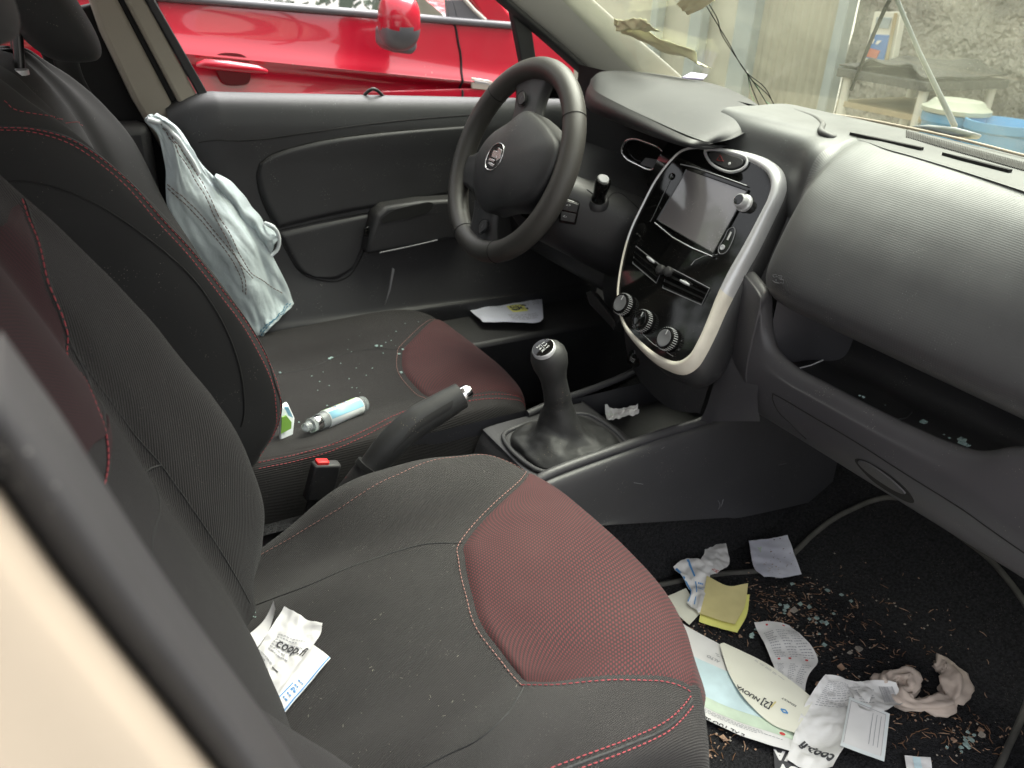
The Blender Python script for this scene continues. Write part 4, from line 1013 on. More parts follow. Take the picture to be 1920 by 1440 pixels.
# door pocket ledge
slab('door_pocket', [V((.70, .655, .246)), V((1.25, .655, .246)), V((1.25, .47, .236)), V((.70, .47, .236))], (0, 0, -.19), M['soft_black'], dro, bev=.01)
def post(name, poly, y, dy, mt, par, bev=.003): return slab(name, [A(*p, y=y) for p in poly], (0, dy, 0), mt, par, bev=bev)
post('pillar_trim', [(60, -240), (100, -240), (222, 0), (321, 190), (400, 345), (345, 345), (252, 190), (191, 62), (170, 0)], .70, .05, M['beige_trim'], car, .008)
post('door_gap', [(100, -240), (112, -240), (236, 0), (340, 200), (425, 345), (520, 540), (500, 560), (395, 345), (320, 190), (220, 0)], .705, .03, M['groove'], car)
post('door_frame', [(112, -240), (150, -240), (273, 0), (372, 182), (396, 250), (432, 325), (500, 440), (585, 625), (556, 640), (495, 520), (420, 345), (330, 182), (234, 0)], .690, .03, M['beige_trim'], dro, .006)
post('window_seal', [(148, -240), (164, -240), (291, 0), (392, 178), (374, 182), (272, 0)], .688, .012, M['rubber'], dro)
slab('red_gap', [A(352, 236, y=.686), A(356, 236, y=.686), A(394, 318, y=.686), A(391, 318, y=.686)], (0, .001, 0), M['red_paint'], car, bev=0)
slab('rear_pillar_trim', [A(*p, y=.745) for p in [(60, 60), (120, 20), (205, 0), (320, 190), (440, 420), (180, 420), (110, 180)]], (0, .03, 0), M['groove'], car, bev=.004)
MB().box((1.22, .725, .30), .5, .03, .74).box((1.22, -.78, .30), .5, .03, .74).build('footwell_side', M['soft_black'], car, bev=.005)
# seat belt hanging by the pillar
sbp = rowsurf([[A(x-22, y, y=.655), A(x, y, y=.66), A(x+26, y+4, y=.655)] for x, y in ((118, 100), (135, 150), (175, 215), (225, 290), (270, 370), (300, 430))], 8, 40)
sbp.mesh('seat_belt', M['fabric_side'], car, sharp=180, solid=.0015)
# front quarter window and windscreen pillar
post('quarter_post', [(905, -240), (925, -240), (964, 20), (998, 57), (1006, 112), (1030, 205), (1000, 205), (981, 128), (961, 26)], .69, .02, M['rubber'], dro)
ap = rowsurf([[A(x0-6, y0+2, y=.70), A(x0, y0, y=.675), A(x0*.6+x1*.4, y0*.6+y1*.4-4, y=.645), A(x1, y1, y=.62), A(x1+4, y1-3, y=.63)] for x0, y0, x1, y1 in ((700, -240, 862, -240), (865, -90, 1000, -100), (960, 0, 1105, 0), (1030, 60, 1180, 66), (1085, 108, 1232, 110), (1118, 138, 1268, 142), (1150, 165, 1300, 172))], 30, 50)
if ap.nrm(.5, .5).y > 0: ap.flip = -1
ap.mesh('windscreen_pillar', M['grey_trim'], car, sharp=180)
fr_ = rowsurf([[A(x0, y0, y=.69), A((x0+x1)/2, (y0+y1)/2, y=.672), A(x1, y1, y=.68)] for x0, y0, x1, y1 in ((655, -240, 705, -240), (928, 0, 965, 0), (1000, 62, 1034, 60), (1080, 133, 1092, 110), (1105, 158, 1125, 142))], 10, 40)
fr_.mesh('door_window_frame', M['rubber'], dro, sharp=180, solid=-.01)
WP = V((1.25, 0, .785)); WNn = V((.559, 0, .829)); WS = V((-.829, 0, .559))
ws = rowsurf([[WP+WS*t+V((0, y, 0))+V((1, 0, 0))*(-.07*(y/.66)**2+.03) for y in (-.68, -.5, -.25, 0, .25, .5, .68)] for t in (-.05, .2, .4, .6, .75)], 30, 20)
wso = ws.mesh('windscreen', M['windscreen_glass'], car, sharp=180)
tube('glass_edge', [A(1104, -2, y=.625), A(1180, 64, y=.625), A(1232, 107, y=.625), A(1268, 139, y=.625)], .0035, M['rubber'], wso)
WPL = (WP+WNn*.0, WNn)
def Wd(px, py, off=0): return A(px, py, pl=(WP+V((.02, 0, 0))+WNn*off, WNn))
for l in ([(1310, -30), (1328, 5), (1345, 35), (1352, 62), (1372, 95), (1400, 136), (1420, 165), (1440, 198)], [(1300, -30), (1345, 45), (1365, 78), (1400, 136), (1432, 162), (1448, 190), (1453, 203)], [(1400, 136), (1412, 170), (1424, 200)], [(1400, 136), (1410, 150), (1440, 178), (1452, 196)]):
    tube('crack', [Wd(*p, -.004) for p in l], .0009, M['groove'], wso, n=40, seg=5)
for l in ([(1400, 140), (1418, 160), (1436, 190), (1450, 200)], [(1402, 138), (1408, 175), (1418, 200)]):
    tube('crack', [Wd(*p, -.003) for p in l], .0009, mat('glass_edge_green', (.25, .42, .28), .2), wso, n=30, seg=5)
lathe('chip', Wd(1400, 136, -.003), WNn, [(0, .004), (.001, .003), (.0015, .001)], M['mark'], wso, seg=7)
# wiper and scuttle outside the glass
wa = tube('wiper', [Wd(1640, -90, .03), Wd(1682, 0, .03), Wd(1722, 95, .028), Wd(1790, 236, .03)], [.003, .003, .0035, .005], M['wiper_grey'], car, n=None, seg=8)
tube('blade', [Wd(1706, -60, .02), Wd(1668, 0, .02), Wd(1640, 60, .02), Wd(1596, 168, .018)], .003, M['rubber'], wa, n=20)
slab('pivot_cover', [A(*p, x=1.27) for p in [(1705, 236), (1738, 233), (1790, 238), (1826, 248), (1818, 257), (1780, 255), (1740, 244)]], (.03, 0, -.006), M['wiper_grey'], wa, bev=.004)
tube('bonnet_edge', [A(1440, 202, z=.793), A(1530, 211, z=.796), A(1610, 222, z=.798), A(1700, 239, z=.80), A(1800, 261, z=.801), A(1925, 293, z=.801)], .0022, M['cream_paint'], car, n=40)
bonnet = rowsurf([[V((x, y, z-.10*(y/.8)**2*.6)) for y in (-.8, -.5, -.2, .1, .4, .7, .8)] for x, z in ((1.27, .765), (1.4, .745), (1.7, .70), (2.0, .62), (2.12, .5), (2.16, .2), (2.16, -.1))], 30, 40)
bonnet.mesh('bonnet', M['cream_paint'], car, sharp=180)
# grille mesh at the glass foot
mb = MB()
for k in range(70):
    t = k/69; p = A(1700+225*t, 245+61*t, z=.802); q = A(1700+225*t, 257+64*t, z=.802); mb.tube([p, q], .0009, 4)
mb.build('scuttle_mesh', M['rubber'], car)
# roof, rear shell; unseen bench and tail added to darken the cabin
roof = rowsurf([[V((x, y, z-.05*(y/.6)**2)) for y in (-.62, -.45, -.2, 0, .2, .45, .62)] for x, z in ((.60, 1.235), (.5, 1.27), (.2, 1.30), (-.3, 1.30), (-.9, 1.25), (-1.3, 1.12))], 30, 30)
roof.mesh('headliner', M['headliner'], car, sharp=180)
roof2 = rowsurf([[V((x, y, z+.02-.05*(y/.66)**2)) for y in (-.66, -.45, -.2, 0, .2, .45, .66)] for x, z in ((.62, 1.235), (.5, 1.275), (.2, 1.305), (-.3, 1.305), (-.9, 1.255), (-1.35, 1.12))], 30, 30)
roof2.mesh('roof', M['cream_paint'], car, sharp=180)
MB().box((-.45, .72, .33), 1.2, .06, .74).build('rear_door', M['soft_black'], car, bev=.02)
MB().box((-.75, 0, .45), .16, 1.3, .75).box((-.5, 0, .18), .5, 1.3, .25).build('rear_seat', M['fabric_side'], car, bev=.04, bseg=4)
MB().box((-1.3, 0, .3), .05, 1.4, .9).build('tailgate', M['cream_paint'], car, bev=.02)
MB().box((.4, -.80, -.06), 1.7, .10, .14).build('door_sill', M['cream_paint'], car, bev=.02)
MB().box((.3, .8, -.08), 2.6, .1, .16).build('door_sill', M['cream_paint'], car, bev=.02)
MB().box((1.62, 0, .2), .3, 1.4, .8).build('engine_bulkhead', M['groove'], car, bev=.02)
# near pillar with rubber seal, beside the lens
ie = [(-60, 560), (0, 632), (60, 715), (120, 800), (190, 912), (284, 1058), (386, 1205), (470, 1320), (560, 1450), (640, 1570)]
oe = [(-120, 770), (0, 918), (38, 972), (109, 1070), (165, 1140), (219, 1208), (300, 1308), (360, 1384), (420, 1460), (500, 1570)]
rows = []
for (a, b), (c, d) in zip(ie, oe):
    rows.append([A(a+5, b-8, y=-.740), A(a, b, y=-.775), A(a*.85+c*.15-3, b*.85+d*.15, y=-.800), A(a*.55+c*.45, b*.55+d*.45, y=-.816), A(a*.2+c*.8, b*.2+d*.8, y=-.814), A(c, d, y=-.805), A(c-4, d+5, y=-.79)])
def extend(R): return [[p+V((-.075, .15, .30)) for p in R[0]], [p+V((-.035, .06, .14)) for p in R[0]]]+R+[[p+V((.03, 0, -.18)) for p in R[-1]], [p+V((.05, 0, -.45)) for p in R[-1]], [p+V((.06, 0, -.75)) for p in R[-1]]]
rows = extend(rows)
seal = rowsurf(rows, 30, 110)
if seal.nrm(.5, .5).y > 0: seal.flip = -1
pil = []
for c, d in oe:
    pil.append([A(c+6, d-8, y=-.785), A(c-3, d+4, y=-.812), A(c-40, d+50, y=-.822), A(c-75, d+92, y=-.826), A(c-170, d+215, y=-.832), A(c-330, d+420, y=-.842), A(c-520, d+660, y=-.85)])
pil = extend(pil)
pb = rowsurf(pil, 40, 100)
if pb.nrm(.5, .5).y > 0: pb.flip = -1
pbo = pb.mesh('door_pillar', M['cream_paint'], car, sharp=180)
seal.mesh('rubber_seal', M['rubber'], pbo, sharp=180)
# driver's door mirror
mo = slab('door_mirror', cr([A(*p, y=.84) for p in [(1012, 150), (1045, 148), (1085, 160), (1118, 190), (1110, 206), (1060, 208), (1015, 204)]], 30, True), (.0, .12, 0), M['gloss_black'], car, bev=.01)
slab('mirror_glass', cr([A(*p, y=.838) for p in [(1018, 156), (1045, 154), (1080, 165), (1108, 190), (1100, 199), (1060, 201), (1020, 198)]], 30, True), (.0, .003, 0), M['mirror'], mo, bev=0)

# ======================= outside =======================
gr = link('ground', [V((-40, -40, -.3)), V((60, -40, -.3)), V((60, 60, -.3)), V((-40, 60, -.3))], [(0, 1, 2, 3)], M['concrete']); tag(gr, kind='structure')
# building front: rough wall with beige panelled gate
WX = 3.0
nuv = 70; g = []
for j in range(40):
    g.append([V((WX+.012*nz((0, y, z), 3)+.008*nz((0, y, z), 11), y, z)) for y in [1.50-6*i/(nuv-1) for i in range(nuv)] for z in [-.3+2.7*j/39]])
wl = gridsurf(g); wlo = wl.mesh('rough_wall', M['wall_rough'], None, sharp=180, solid=.15)
if wl.nrm(.5, .5).x > 0: wlo.data.flip_normals()
tag(wlo, 'rough stained concrete wall in front of the cream car', 'wall')
gate = empty('panelled_gate', (WX, 2.5, -.3), 'pale beige panelled gate with grey posts beside the rough wall', 'gate')
yy = lambda px, py=60: A(px, py, x=WX).y
def gpanel(y0, y1, corr, mt, nm='panel'):
    n = int(abs(y1-y0)/.012) if corr else 2; vs = []; fs = []
    for i in range(n+1):
        y = y0+(y1-y0)*i/n; x = WX-.02+(.006*sin(i*pi/2) if corr else 0); vs += [V((x, y, -.3)), V((x, y, 2.3))]
    for i in range(n): fs.append((2*i, 2*i+1, 2*i+3, 2*i+2))
    return link(nm, vs, fs, mt, gate, solid=.02, sharp=180)
gpanel(yy(1590), yy(1425), True, M['panel_corr']); gpanel(yy(1410), yy(1330), False, M['panel_beige']); gpanel(yy(1318), yy(1248), False, M['panel_beige']); gpanel(yy(1240), yy(1240)+1.4, False, M['panel_beige']); gpanel(yy(1240)+1.45, yy(1240)+4, True, M['panel_corr'])
for a, b, mt in ((1585, 1604, 'post_grey'), (1398, 1432, 'post_grey'), (1312, 1334, 'post_grey'), (1238, 1250, 'post_grey')):
    y0, y1 = yy(a), yy(b); MB().box((WX-.05, (y0+y1)/2, 1.05), .06, abs(y1-y0), 2.7).build('post', M[mt], gate, bev=.006)
# work table against the wall
T = lambda px, py, x=2.65: A(px, py, x=x)
tt = T(1700, 140); tb = empty('work_table', (2.65, T(1700, 140).y, -.3), 'old table piled with dark sheeting against the rough wall', 'table')
y0, y1 = T(1622, 140).y, T(1800, 140).y
MB().box((2.72, (y0+y1)/2, tt.z-.01), .45, abs(y1-y0), .03).build('table_top', M['tarp'], tb, bev=.004)
for yv in (T(1632, 150).y, y1+.03):
    for xv in (2.53, 2.9): tube('leg', [V((xv, yv, tt.z-.02)), V((xv, yv, -.3))], .016, M['white_pipe'], tb, seg=10)
MB().box((2.72, (y0+y1)/2, T(1700, 207).z), .4, abs(y1-y0)*.95, .02).build('shelf', M['wood'], tb, bev=.003)
tp = rowsurf([[V((2.5+.42*i/5, y0+(y1-y0)*j/9, tt.z+.01+.035*abs(nz((i*.7, j*.9, 1), 1))+(0.02 if 2 < j < 8 else 0))) for i in range(6)] for j in range(10)], 30, 40)
tpo = tp.mesh('dark_sheeting', M['tarp'], None, sharp=180, solid=.006); tag(tpo, 'crumpled dark sheeting lying on the old table', 'tarpaulin')
# framed notice standing on the table
nb = empty('notice_board', T(1650, 118, 2.62), 'framed notice board with blue poster leaning on the table', 'notice board')
post3 = lambda nm, poly, x, dx, mt: slab(nm, [A(*p, x=x) for p in poly], (dx, 0, 0), mt, nb, bev=.002)
post3('frame', [(1640, 22), (1690, 22), (1672, 120), (1618, 118)], 2.66, .03, M['white_pipe'])
post3('pane', [(1643, 32), (1672, 33), (1665, 54), (1640, 52)], 2.655, .003, M['post_grey'])
post3('poster', [(1633, 64), (1668, 66), (1656, 118), (1622, 108)], 2.655, .003, M['poster_blue'])
post3('figure', [(1632, 72), (1640, 74), (1636, 82), (1629, 80)], 2.652, .002, M['poster_white'])
post3('figure', [(1645, 76), (1653, 76), (1645, 84), (1641, 82)], 2.652, .002, M['poster_white'])
post3('figure', [(1630, 90), (1650, 95), (1643, 110), (1622, 106)], 2.652, .002, M['poster_red'])
post3('rail', [(1676, 24), (1683, 24), (1664, 118), (1657, 118)], 2.65, .004, M['wood'])
def tub(px, py, w, h, lab, x=2.45):
    c = A(px, py, x=x); r = w/2
    t_ = lathe('plastic_tub', (c.x, c.y, c.z-h), (0, 0, 1), [(0, r*.86), (h*.8, r), (h*.9, r*1.02), (h*.92, r*1.08), (h, r*1.08), (h, r*1.0), (h*.9, r*.9)], M['tub_blue'], None, seg=40)
    tag(t_, lab, 'tub', 'blue tubs by the wall'); return t_
tub(1790, 212, .17, .3, 'blue plastic tub with a dull round lid, left of the wiper foot')
lathe('tub_lid', A(1792, 210, x=2.45), (0, 0, 1), [(0, .10), (.012, .10), (.02, .085), (.035, .07), (.036, .05)], M['tub_lid'], bpy.data.objects['plastic_tub'], seg=40)
tub(1885, 228, .20, .3, 'open blue plastic tub beside the lidded tub, right of the wiper foot')

# ======================= red car =======================
rc = empty('parked_car', (.6, 1.9, -.3), 'glossy red car parked alongside, seen through the driver window', 'car')
prf = [(-.30+.12, 1.46), (-.02, 1.415), (.10, 1.395), (.22, 1.385), (.40, 1.375), (.54, 1.372), (.60, 1.374), (.64, 1.378)]
def rside(x):
    cz = .735-.10*(x-.4) # crease height
    bz = .870-.055*(x-.3)
    dn = .018*max(0, min(1, (x-.1)/.8))
    pts = [V((x, y, z)) for z, y in prf]
    pts += [V((x, 1.382, cz-.085)), V((x, 1.385+dn*.6, cz-.03)), V((x, 1.374, cz)), V((x, 1.374, cz+.008)), V((x, 1.392, cz+.05)), V((x, 1.405, bz-.02)), V((x, 1.41, bz))]
    return pts
rs = rowsurf([rside(x) for x in (-2.4, -1.6, -.9, -.4, 0, .3, .6, .9, 1.15, 1.3, 1.42, 1.5, 1.56)], 90, 120)
if rs.nrm(.5, .5).y > 0: rs.flip = -1
rs.mesh('body_side', M['red_paint'], rc, sharp=180)
def rA(px, py, y=1.41): return A(px, py, y=y)
line_on('door_gap', rs, [(849, 44), (858, 75), (864, 110), (867, 150), (868, 200)], M['groove'], rc, .004)
line_on('door_gap', rs, [(292, 2), (296, 15), (310, 60), (350, 150), (380, 230)], M['groove'], rc, .004)
bel = [rs.at(1, k/30)+V((0, -.004, .004)) for k in range(31)]
tube('belt_moulding', bel[:24], .011, M['grey_strip'], rc)
xs = [-1.6+.1*k for k in range(29)]
topz = lambda x: 1.14-.30*max(0, (x-.55)/.65)**1.5 if x > .55 else 1.14-.05*max(0, (-x-.3))
gl = rowsurf([[V((x, 1.415, .872-.055*(x-.3))), V((x, 1.48, .95)), V((x, 1.58, max(.9, topz(x))))] for x in xs if x < 1.0], 12, 40)
glo = gl.mesh('side_window', M['window_glass'], rc, sharp=180)
rp_ = rowsurf([[V((x, 1.56, topz(x)-.02)), V((x, 1.60, topz(x)+.02)), V((x, 1.72, topz(x)+.05)), V((x, 2.2, topz(x)+.08)), V((x, 2.8, topz(x)+.03))] for x in (-1.7, -1.0, -.3, .3, .6, .8, 1.0)], 20, 30)
rp_.mesh('roof', M['red_paint'], rc, sharp=180)
# front pillar, mirror sail, bonnet
slab('window_frame', [rA(838, 0), rA(848, 0), rA(860, 46), rA(842, 44)], (0, .02, 0), M['grey_strip'], rc, bev=.002)
slab('quarter_panel', [rA(848, 0), rA(878, 0), rA(912, 38), rA(860, 44)], (0, .02, 0), M['grey_strip'], rc, bev=.002)
tube('seal', [rA(855, -25), rA(872, 0), rA(890, 20), rA(910, 38)], .006, M['white_pipe'], rc)
slab('front_pillar', [rA(830, -60), rA(880, -60), rA(930, -10), rA(962, 32), rA(978, 52), rA(912, 42), rA(885, 5)], (0, .06, 0), M['red_paint'], rc, bev=.01)
bn = rowsurf([[V((x, 1.41, .826-.055*(x-1.1))), V((x, 1.46, .85-.06*(x-1.1))), V((x, 1.7, .90-.09*(x-1.1))), V((x, 2.1, .92-.09*(x-1.1))), V((x, 2.7, .87-.09*(x-1.1)))] for x in (1.1, 1.2, 1.35, 1.45, 1.56)], 24, 24)
bn.mesh('bonnet', M['red_paint'], rc, sharp=180)
# door handle
hx = rA(432, 128, 1.372)
hd1 = tube('door_handle', [rA(370, 122, 1.366), rA(385, 120, 1.352), rA(430, 124, 1.346), rA(480, 130, 1.352), rA(500, 134, 1.366)], [.006, .012, .0135, .011, .006], M['red_paint'], rc, n=None, seg=14)
dish = MB(); 
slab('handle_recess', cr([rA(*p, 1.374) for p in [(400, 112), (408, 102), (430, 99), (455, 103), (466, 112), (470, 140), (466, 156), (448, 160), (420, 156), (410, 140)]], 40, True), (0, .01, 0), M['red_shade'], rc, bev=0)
# mirror
mr_rows = []
for t, wx, wz in ((0, .02, .02), (.15, .07, .055), (.4, .095, .075), (.7, .10, .08), (.9, .085, .07), (1, .04, .035)):
    c = rA(745, 42, 1.25).lerp(rA(745, 42, 1.25)+V((.02, -.0, 0)), t); c = c+V((-.075+.15*t, 0, 0))
    mr_rows.append([V((c.x, c.y+.05*(wz/.08)*cos(w)*1.4, c.z+wz*sin(w))) for w in [2*pi*k/20 for k in range(20)]])
mc = rA(748, 40, 1.25)
rows = []
for t in (0, .1, .3, .5, .7, .9, 1):
    r = math.sqrt(max(.02, 1-(2*t-1)**2))**.6
    rows.append([V((mc.x-.055+.11*t, mc.y+.055*r*cos(w), mc.z+.075*r*math.copysign(abs(sin(w))**.8, sin(w)))) for w in [2*pi*k/20 for k in range(20)]])
ms = Surf(rows, 40, 24, closed=True)
if ms.nrm(0, .5).y < 0: ms.flip = -1
mir = ms.mesh('door_mirror', [M['red_paint'], M['grey_strip']], rc, fm=None, capv=True, sharp=180)
zc = mc.z-.015
mir.data.polygons.foreach_set('material_index', [1 if p.center.z < zc else 0 for p in mir.data.polygons])
slab('mirror_foot', [A(*p, y=1.27) for p in [(722, 52), (783, 52), (784, 92), (775, 103), (735, 98), (722, 85)]], (0, .08, 0), M['grey_strip'], mir, bev=.012, bseg=3)
# indicator
ind = slab('side_indicator', [rs.pt(*p)[0]+V((0, -.004, 0)) for p in [(883, 145), (915, 150), (929, 156), (918, 169), (884, 166)]], (0, .008, 0), M['lamp_clear'], rc, bev=.002)
slab('lens', [rs.pt(*p)[0]+V((0, -.006, 0)) for p in [(888, 150), (912, 154), (920, 158), (911, 164), (890, 162)]], (0, .003, 0), M['satin'], ind, bev=.001)
# wheel and underside
MB().box((-.4, 2.1, 0), 3.8, 1.2, .5).build('underbody', M['groove'], rc, bev=.05)

# trees beyond the red car
def foliage(name, lab, c, size, n, leaf, seed):
    R_ = random.Random(seed); mb = MB(); c = V(c); S_ = V(size)
    for k in range(n):
        while True:
            p = V((R_.uniform(-1, 1), R_.uniform(-1, 1), R_.uniform(-1, 1)))
            if p.length < 1: break
        q = c+V((p.x*S_.x, p.y*S_.y, p.z*S_.z))
        if noise.noise(q*1.1) < -.12: continue
        d = V((R_.gauss(0, 1), R_.gauss(0, 1), R_.gauss(0, 1))).normalized(); e = d.orthogonal().normalized()*leaf*R_.uniform(.6, 1.3); f = d.cross(e)*.6
        mb.add(([q-e, q-f, q+e, q+f], [(0, 1, 2, 3)]), R_.choice([0, 0, 1]))
    t = empty(name, (c.x, c.y, -.3), lab, 'tree', 'trees beyond the red car')
    mb.build('crown', [M['leaf'], M['leaf_light']], t, smooth=False); tube('trunk', [V((c.x, c.y, -.3)), V((c.x+.1, c.y, c.z*.6)), V((c.x, c.y, c.z))], [.14, .11, .05], M['bark'], t)
mat('leaf', (.05, .10, .03), .6); mat('leaf_light', (.10, .16, .05), .6); mat('bark', (.10, .08, .06), .9)
for k, (x, lab) in enumerate(((-5.2, 'leafy tree farthest back behind the red car'), (-2.2, 'leafy tree seen over the rear of the red car'), (.9, 'leafy tree seen through the front window of the red car'), (4.2, 'leafy tree beyond the bonnet of the red car'))):
    foliage('tree', lab, (x, 6.2+.4*(k % 2), 2.2), (2.1, 1.2, 2.5), 6500, .075, k)
# ======================= litter =======================
class Paper:
    def __init__(s, name, label, cat, pts, base, mt='paper', lift=.004, crumple=.003, cs=30, curl=0, group=None, nu=36, nv=36, seed=None, facet=0):
        """pts: four edge lists of pixels in reading order bottom (left to right), right (bottom to top), top (left to right), left (bottom to top)"""
        sd_ = seed if seed is not None else random.random()*50
        fr_ = random.Random(int(sd_*100)+facet); FL_ = []
        for k in range(facet*2):
            w = fr_.uniform(0, pi); FL_.append((cos(w), sin(w), fr_.uniform(-.4, .4), fr_.choice([-1.0, 1.0, 1.5, -.7])))
        E4 = [[base(*p) for p in e] for e in pts]
        g = coons(*E4, nu, nv)
        for j, r in enumerate(g):
            for i, p in enumerate(r):
                a, b = i/(nu-1), j/(nv-1)
                h = lift+crumple*(1+nz(p, cs, sd_)*1.2+.5*nz(p, cs*2.6, sd_+3))
                if facet:
                    for fx, fy, fo, fa in FL_: h += crumple*fa*(abs((a-.5)*fx+(b-.5)*fy-fo)-.3)
                h += curl*(b**3)
                p.z += h
        s.ps = gridsurf(g)
        if s.ps.nrm(.5, .5).z < 0: s.ps.flip = -1
        s.mb = MB(); s.mats = [M[mt]]; s.name = name; s.lab = (label, cat, group)
        n = nu; s.mb.add(([p for r in g for p in r], [((j*n+i, j*n+i+1, (j+1)*n+i+1, (j+1)*n+i) if s.ps.flip > 0 else (j*n+i, (j+1)*n+i, (j+1)*n+i+1, j*n+i+1)) for j in range(nv-1) for i in range(nu-1)]))
        bk = [p-V((0, 0, .0006)) for r in g for p in r]
        s.mb.add((bk, [(j*n+i, (j+1)*n+i, (j+1)*n+i+1, j*n+i+1) for j in range(nv-1) for i in range(nu-1)]))
        s.w = (g[0][-1]-g[0][0]).length; s.h = (g[-1][0]-g[0][0]).length
    def mi(s, mt):
        m_ = M[mt]
        if m_ not in s.mats: s.mats.append(m_)
        return s.mats.index(m_)
    def put(s, vs, fs, mt, off=.0007):
        s.mb.add(([s.ps.at(a, b)+s.ps.nrm(a, b)*off for a, b in vs], fs), s.mi(mt))
    def text(s, t, a, b, size, mt='ink', rot=0, bold=0):
        vs, fs = text_mesh(t, size, bold=bold); c, sn_ = cos(radians(rot)), sin(radians(rot))
        s.put([(a+(v.x*c-v.y*sn_)/s.w, b+(v.x*sn_+v.y*c)/s.h) for v in vs], fs, mt)
    def rect(s, a0, b0, a1, b1, mt, off=.0006, n=8):
        vs = [(a0+(a1-a0)*i/n, b0+(b1-b0)*j/n) for j in range(n+1) for i in range(n+1)]
        s.put(vs, [(j*(n+1)+i, j*(n+1)+i+1, (j+1)*(n+1)+i+1, (j+1)*(n+1)+i) for j in range(n) for i in range(n)], mt, off)
    def lines(s, a0, b0, a1, b1, n, mt='ink_grey', th=.3, rnd=None, word=.06):
        r_ = random.Random(n+int(a0*100)); dy = (b1-b0)/n
        for k in range(n):
            a = a0; b = b0+dy*k; end = a0+(a1-a0)*r_.uniform(.55, 1)
            while a < end:
                w = word*r_.uniform(.4, 1.3); s.rect(a, b, min(a+w, a1), b+dy*th, mt, n=1); a += w+word*.3
    def textpx(s, t, p0, p1, mt='ink', bold=0, fit=True, size=.01, asp=1.0):
        P0, n = s.ps.pt(*p0); P1 = s.ps.pt(*p1)[0]; n = s.ps.nrm(.5, .5); L = (P1-P0).length
        vs, fs = text_mesh(t, 1.0, align='LEFT', bold=bold); w = max(v.x for v in vs) or 1; k = L/w
        xd = (P1-P0).normalized(); yd = n.cross(xd).normalized(); out = []
        for v in vs:
            q = P0+xd*v.x*k+yd*v.y*k*asp; h = s.ps._b.ray_cast(q+n*.04, -n)
            if h[0] is None: h = s.ps._b.find_nearest(q)
            nn_ = h[1]
            if nn_.z < 0: nn_ = -nn_
            out.append(h[0]+nn_*.0009)
        s.mb.add((out, fs), s.mi(mt))
    def build(s, solid=False):
        fl_ = []
        o = link(s.name, s.mb.v, s.mb.f, s.mats, None, fm=s.mb.m, sharp=180)
        return tag(o, s.lab[0], s.lab[1], s.lab[2])
def Q(bl, br, tr, tl): return [[bl, br], [br, tr], [tl, tr], [bl, tl]]
def onseat(px, py): p, n = cp.pt(px, py, .002); return p
def onfloor(px, py):
    d = ray(px, py); h = fl._b.ray_cast(CP, d); return (h[0]+V((0, 0, .012))) if h[0] else A(px, py, z=.02)

# -- on the near seat
p = Paper('receipt', 'blue-bordered receipt lying under the torn shop receipt on the near seat', 'receipt', Q((478, 1325), (512, 1372), (621, 1240), (585, 1212)), onseat, lift=.002, crumple=.0015)
p.rect(.0, .0, 1, .03, 'ink_blue'); p.rect(.93, 0, .98, 1, 'ink_blue'); p.lines(.6, .3, .85, .62, 5, 'ink_blue', word=.1); p.rect(.5, .25, .54, .5, 'ink_blue'); p.text('2', .72, .45, .012, 'ink_blue', rot=90); p.build()
p = Paper('receipt', 'wrinkled white receipt headed coop.fi on the near seat cushion', 'receipt', [[(462, 1262), (478, 1300), (498, 1352)], [(498, 1352), (545, 1285), (598, 1215), (607, 1192)], [(536, 1162), (575, 1180), (607, 1192)], [(462, 1262), (500, 1210), (536, 1162)]], onseat, 'paper', lift=.008, crumple=.003, cs=45, facet=6, curl=.006)
p.textpx('coop.fi', (521, 1205), (583, 1234), bold=.02); p.lines(.2, .40, .85, .63, 7, 'ink_grey', .35); p.lines(.05, .12, .5, .34, 6, 'ink_grey'); p.rect(.55, .28, .75, .29, 'ink'); p.build()
p = Paper('paper_scrap', 'blank curled white paper strip tucked against the near backrest', 'paper', [[(463, 1255), (480, 1240)], [(480, 1240), (505, 1205), (520, 1172)], [(517, 1158), (520, 1172)], [(463, 1213), (495, 1185), (517, 1158)]], onseat, lift=.012, crumple=.001, curl=.012); p.build()
# -- on the floor
p = Paper('paper_sheet', 'blank white sheet under the blue-striped receipt beside the seat edge', 'paper', Q((1290, 1184), (1312, 1160), (1284, 1115), (1236, 1136)), onfloor, 'paper_cream', lift=.002, crumple=.001); p.build()
p = Paper('note', 'square bluish note with small drawings, alone near the console', 'paper note', [[(1429, 1096), (1465, 1097), (1499, 1091)], [(1499, 1091), (1485, 1052), (1473, 1017)], [(1401, 1027), (1430, 1024), (1473, 1017)], [(1429, 1096), (1410, 1075), (1401, 1027)]], onfloor, 'paper_cool', lift=.003, crumple=.003, cs=25)
for k in range(38):
    a, b = random.uniform(.2, .95), random.uniform(.08, .8); p.rect(a, b, a+random.uniform(.01, .04), b+random.uniform(.008, .02), random.choice(['grit', 'ink_grey', 'ink_grey', 'needle']), n=1)
p.text('Y', .3, .8, .012, 'map_green', bold=.0008); p.rect(.82, .93, .84, .96, 'ink', n=1); p.rect(.7, .93, .72, .96, 'ink', n=1); p.build()
p = Paper('receipt', 'crumpled white receipt with red coop print above the post-it pad', 'receipt', [[(1296, 1086), (1318, 1095), (1342, 1090)], [(1342, 1090), (1364, 1072), (1357, 1038)], [(1318, 1030), (1340, 1033), (1357, 1038)], [(1296, 1086), (1316, 1058), (1318, 1030)]], onfloor, lift=.006, crumple=.004, cs=40, facet=3)
p.textpx('coop', (1325, 1066), (1362, 1076), 'ink_pink', bold=.02); p.build()
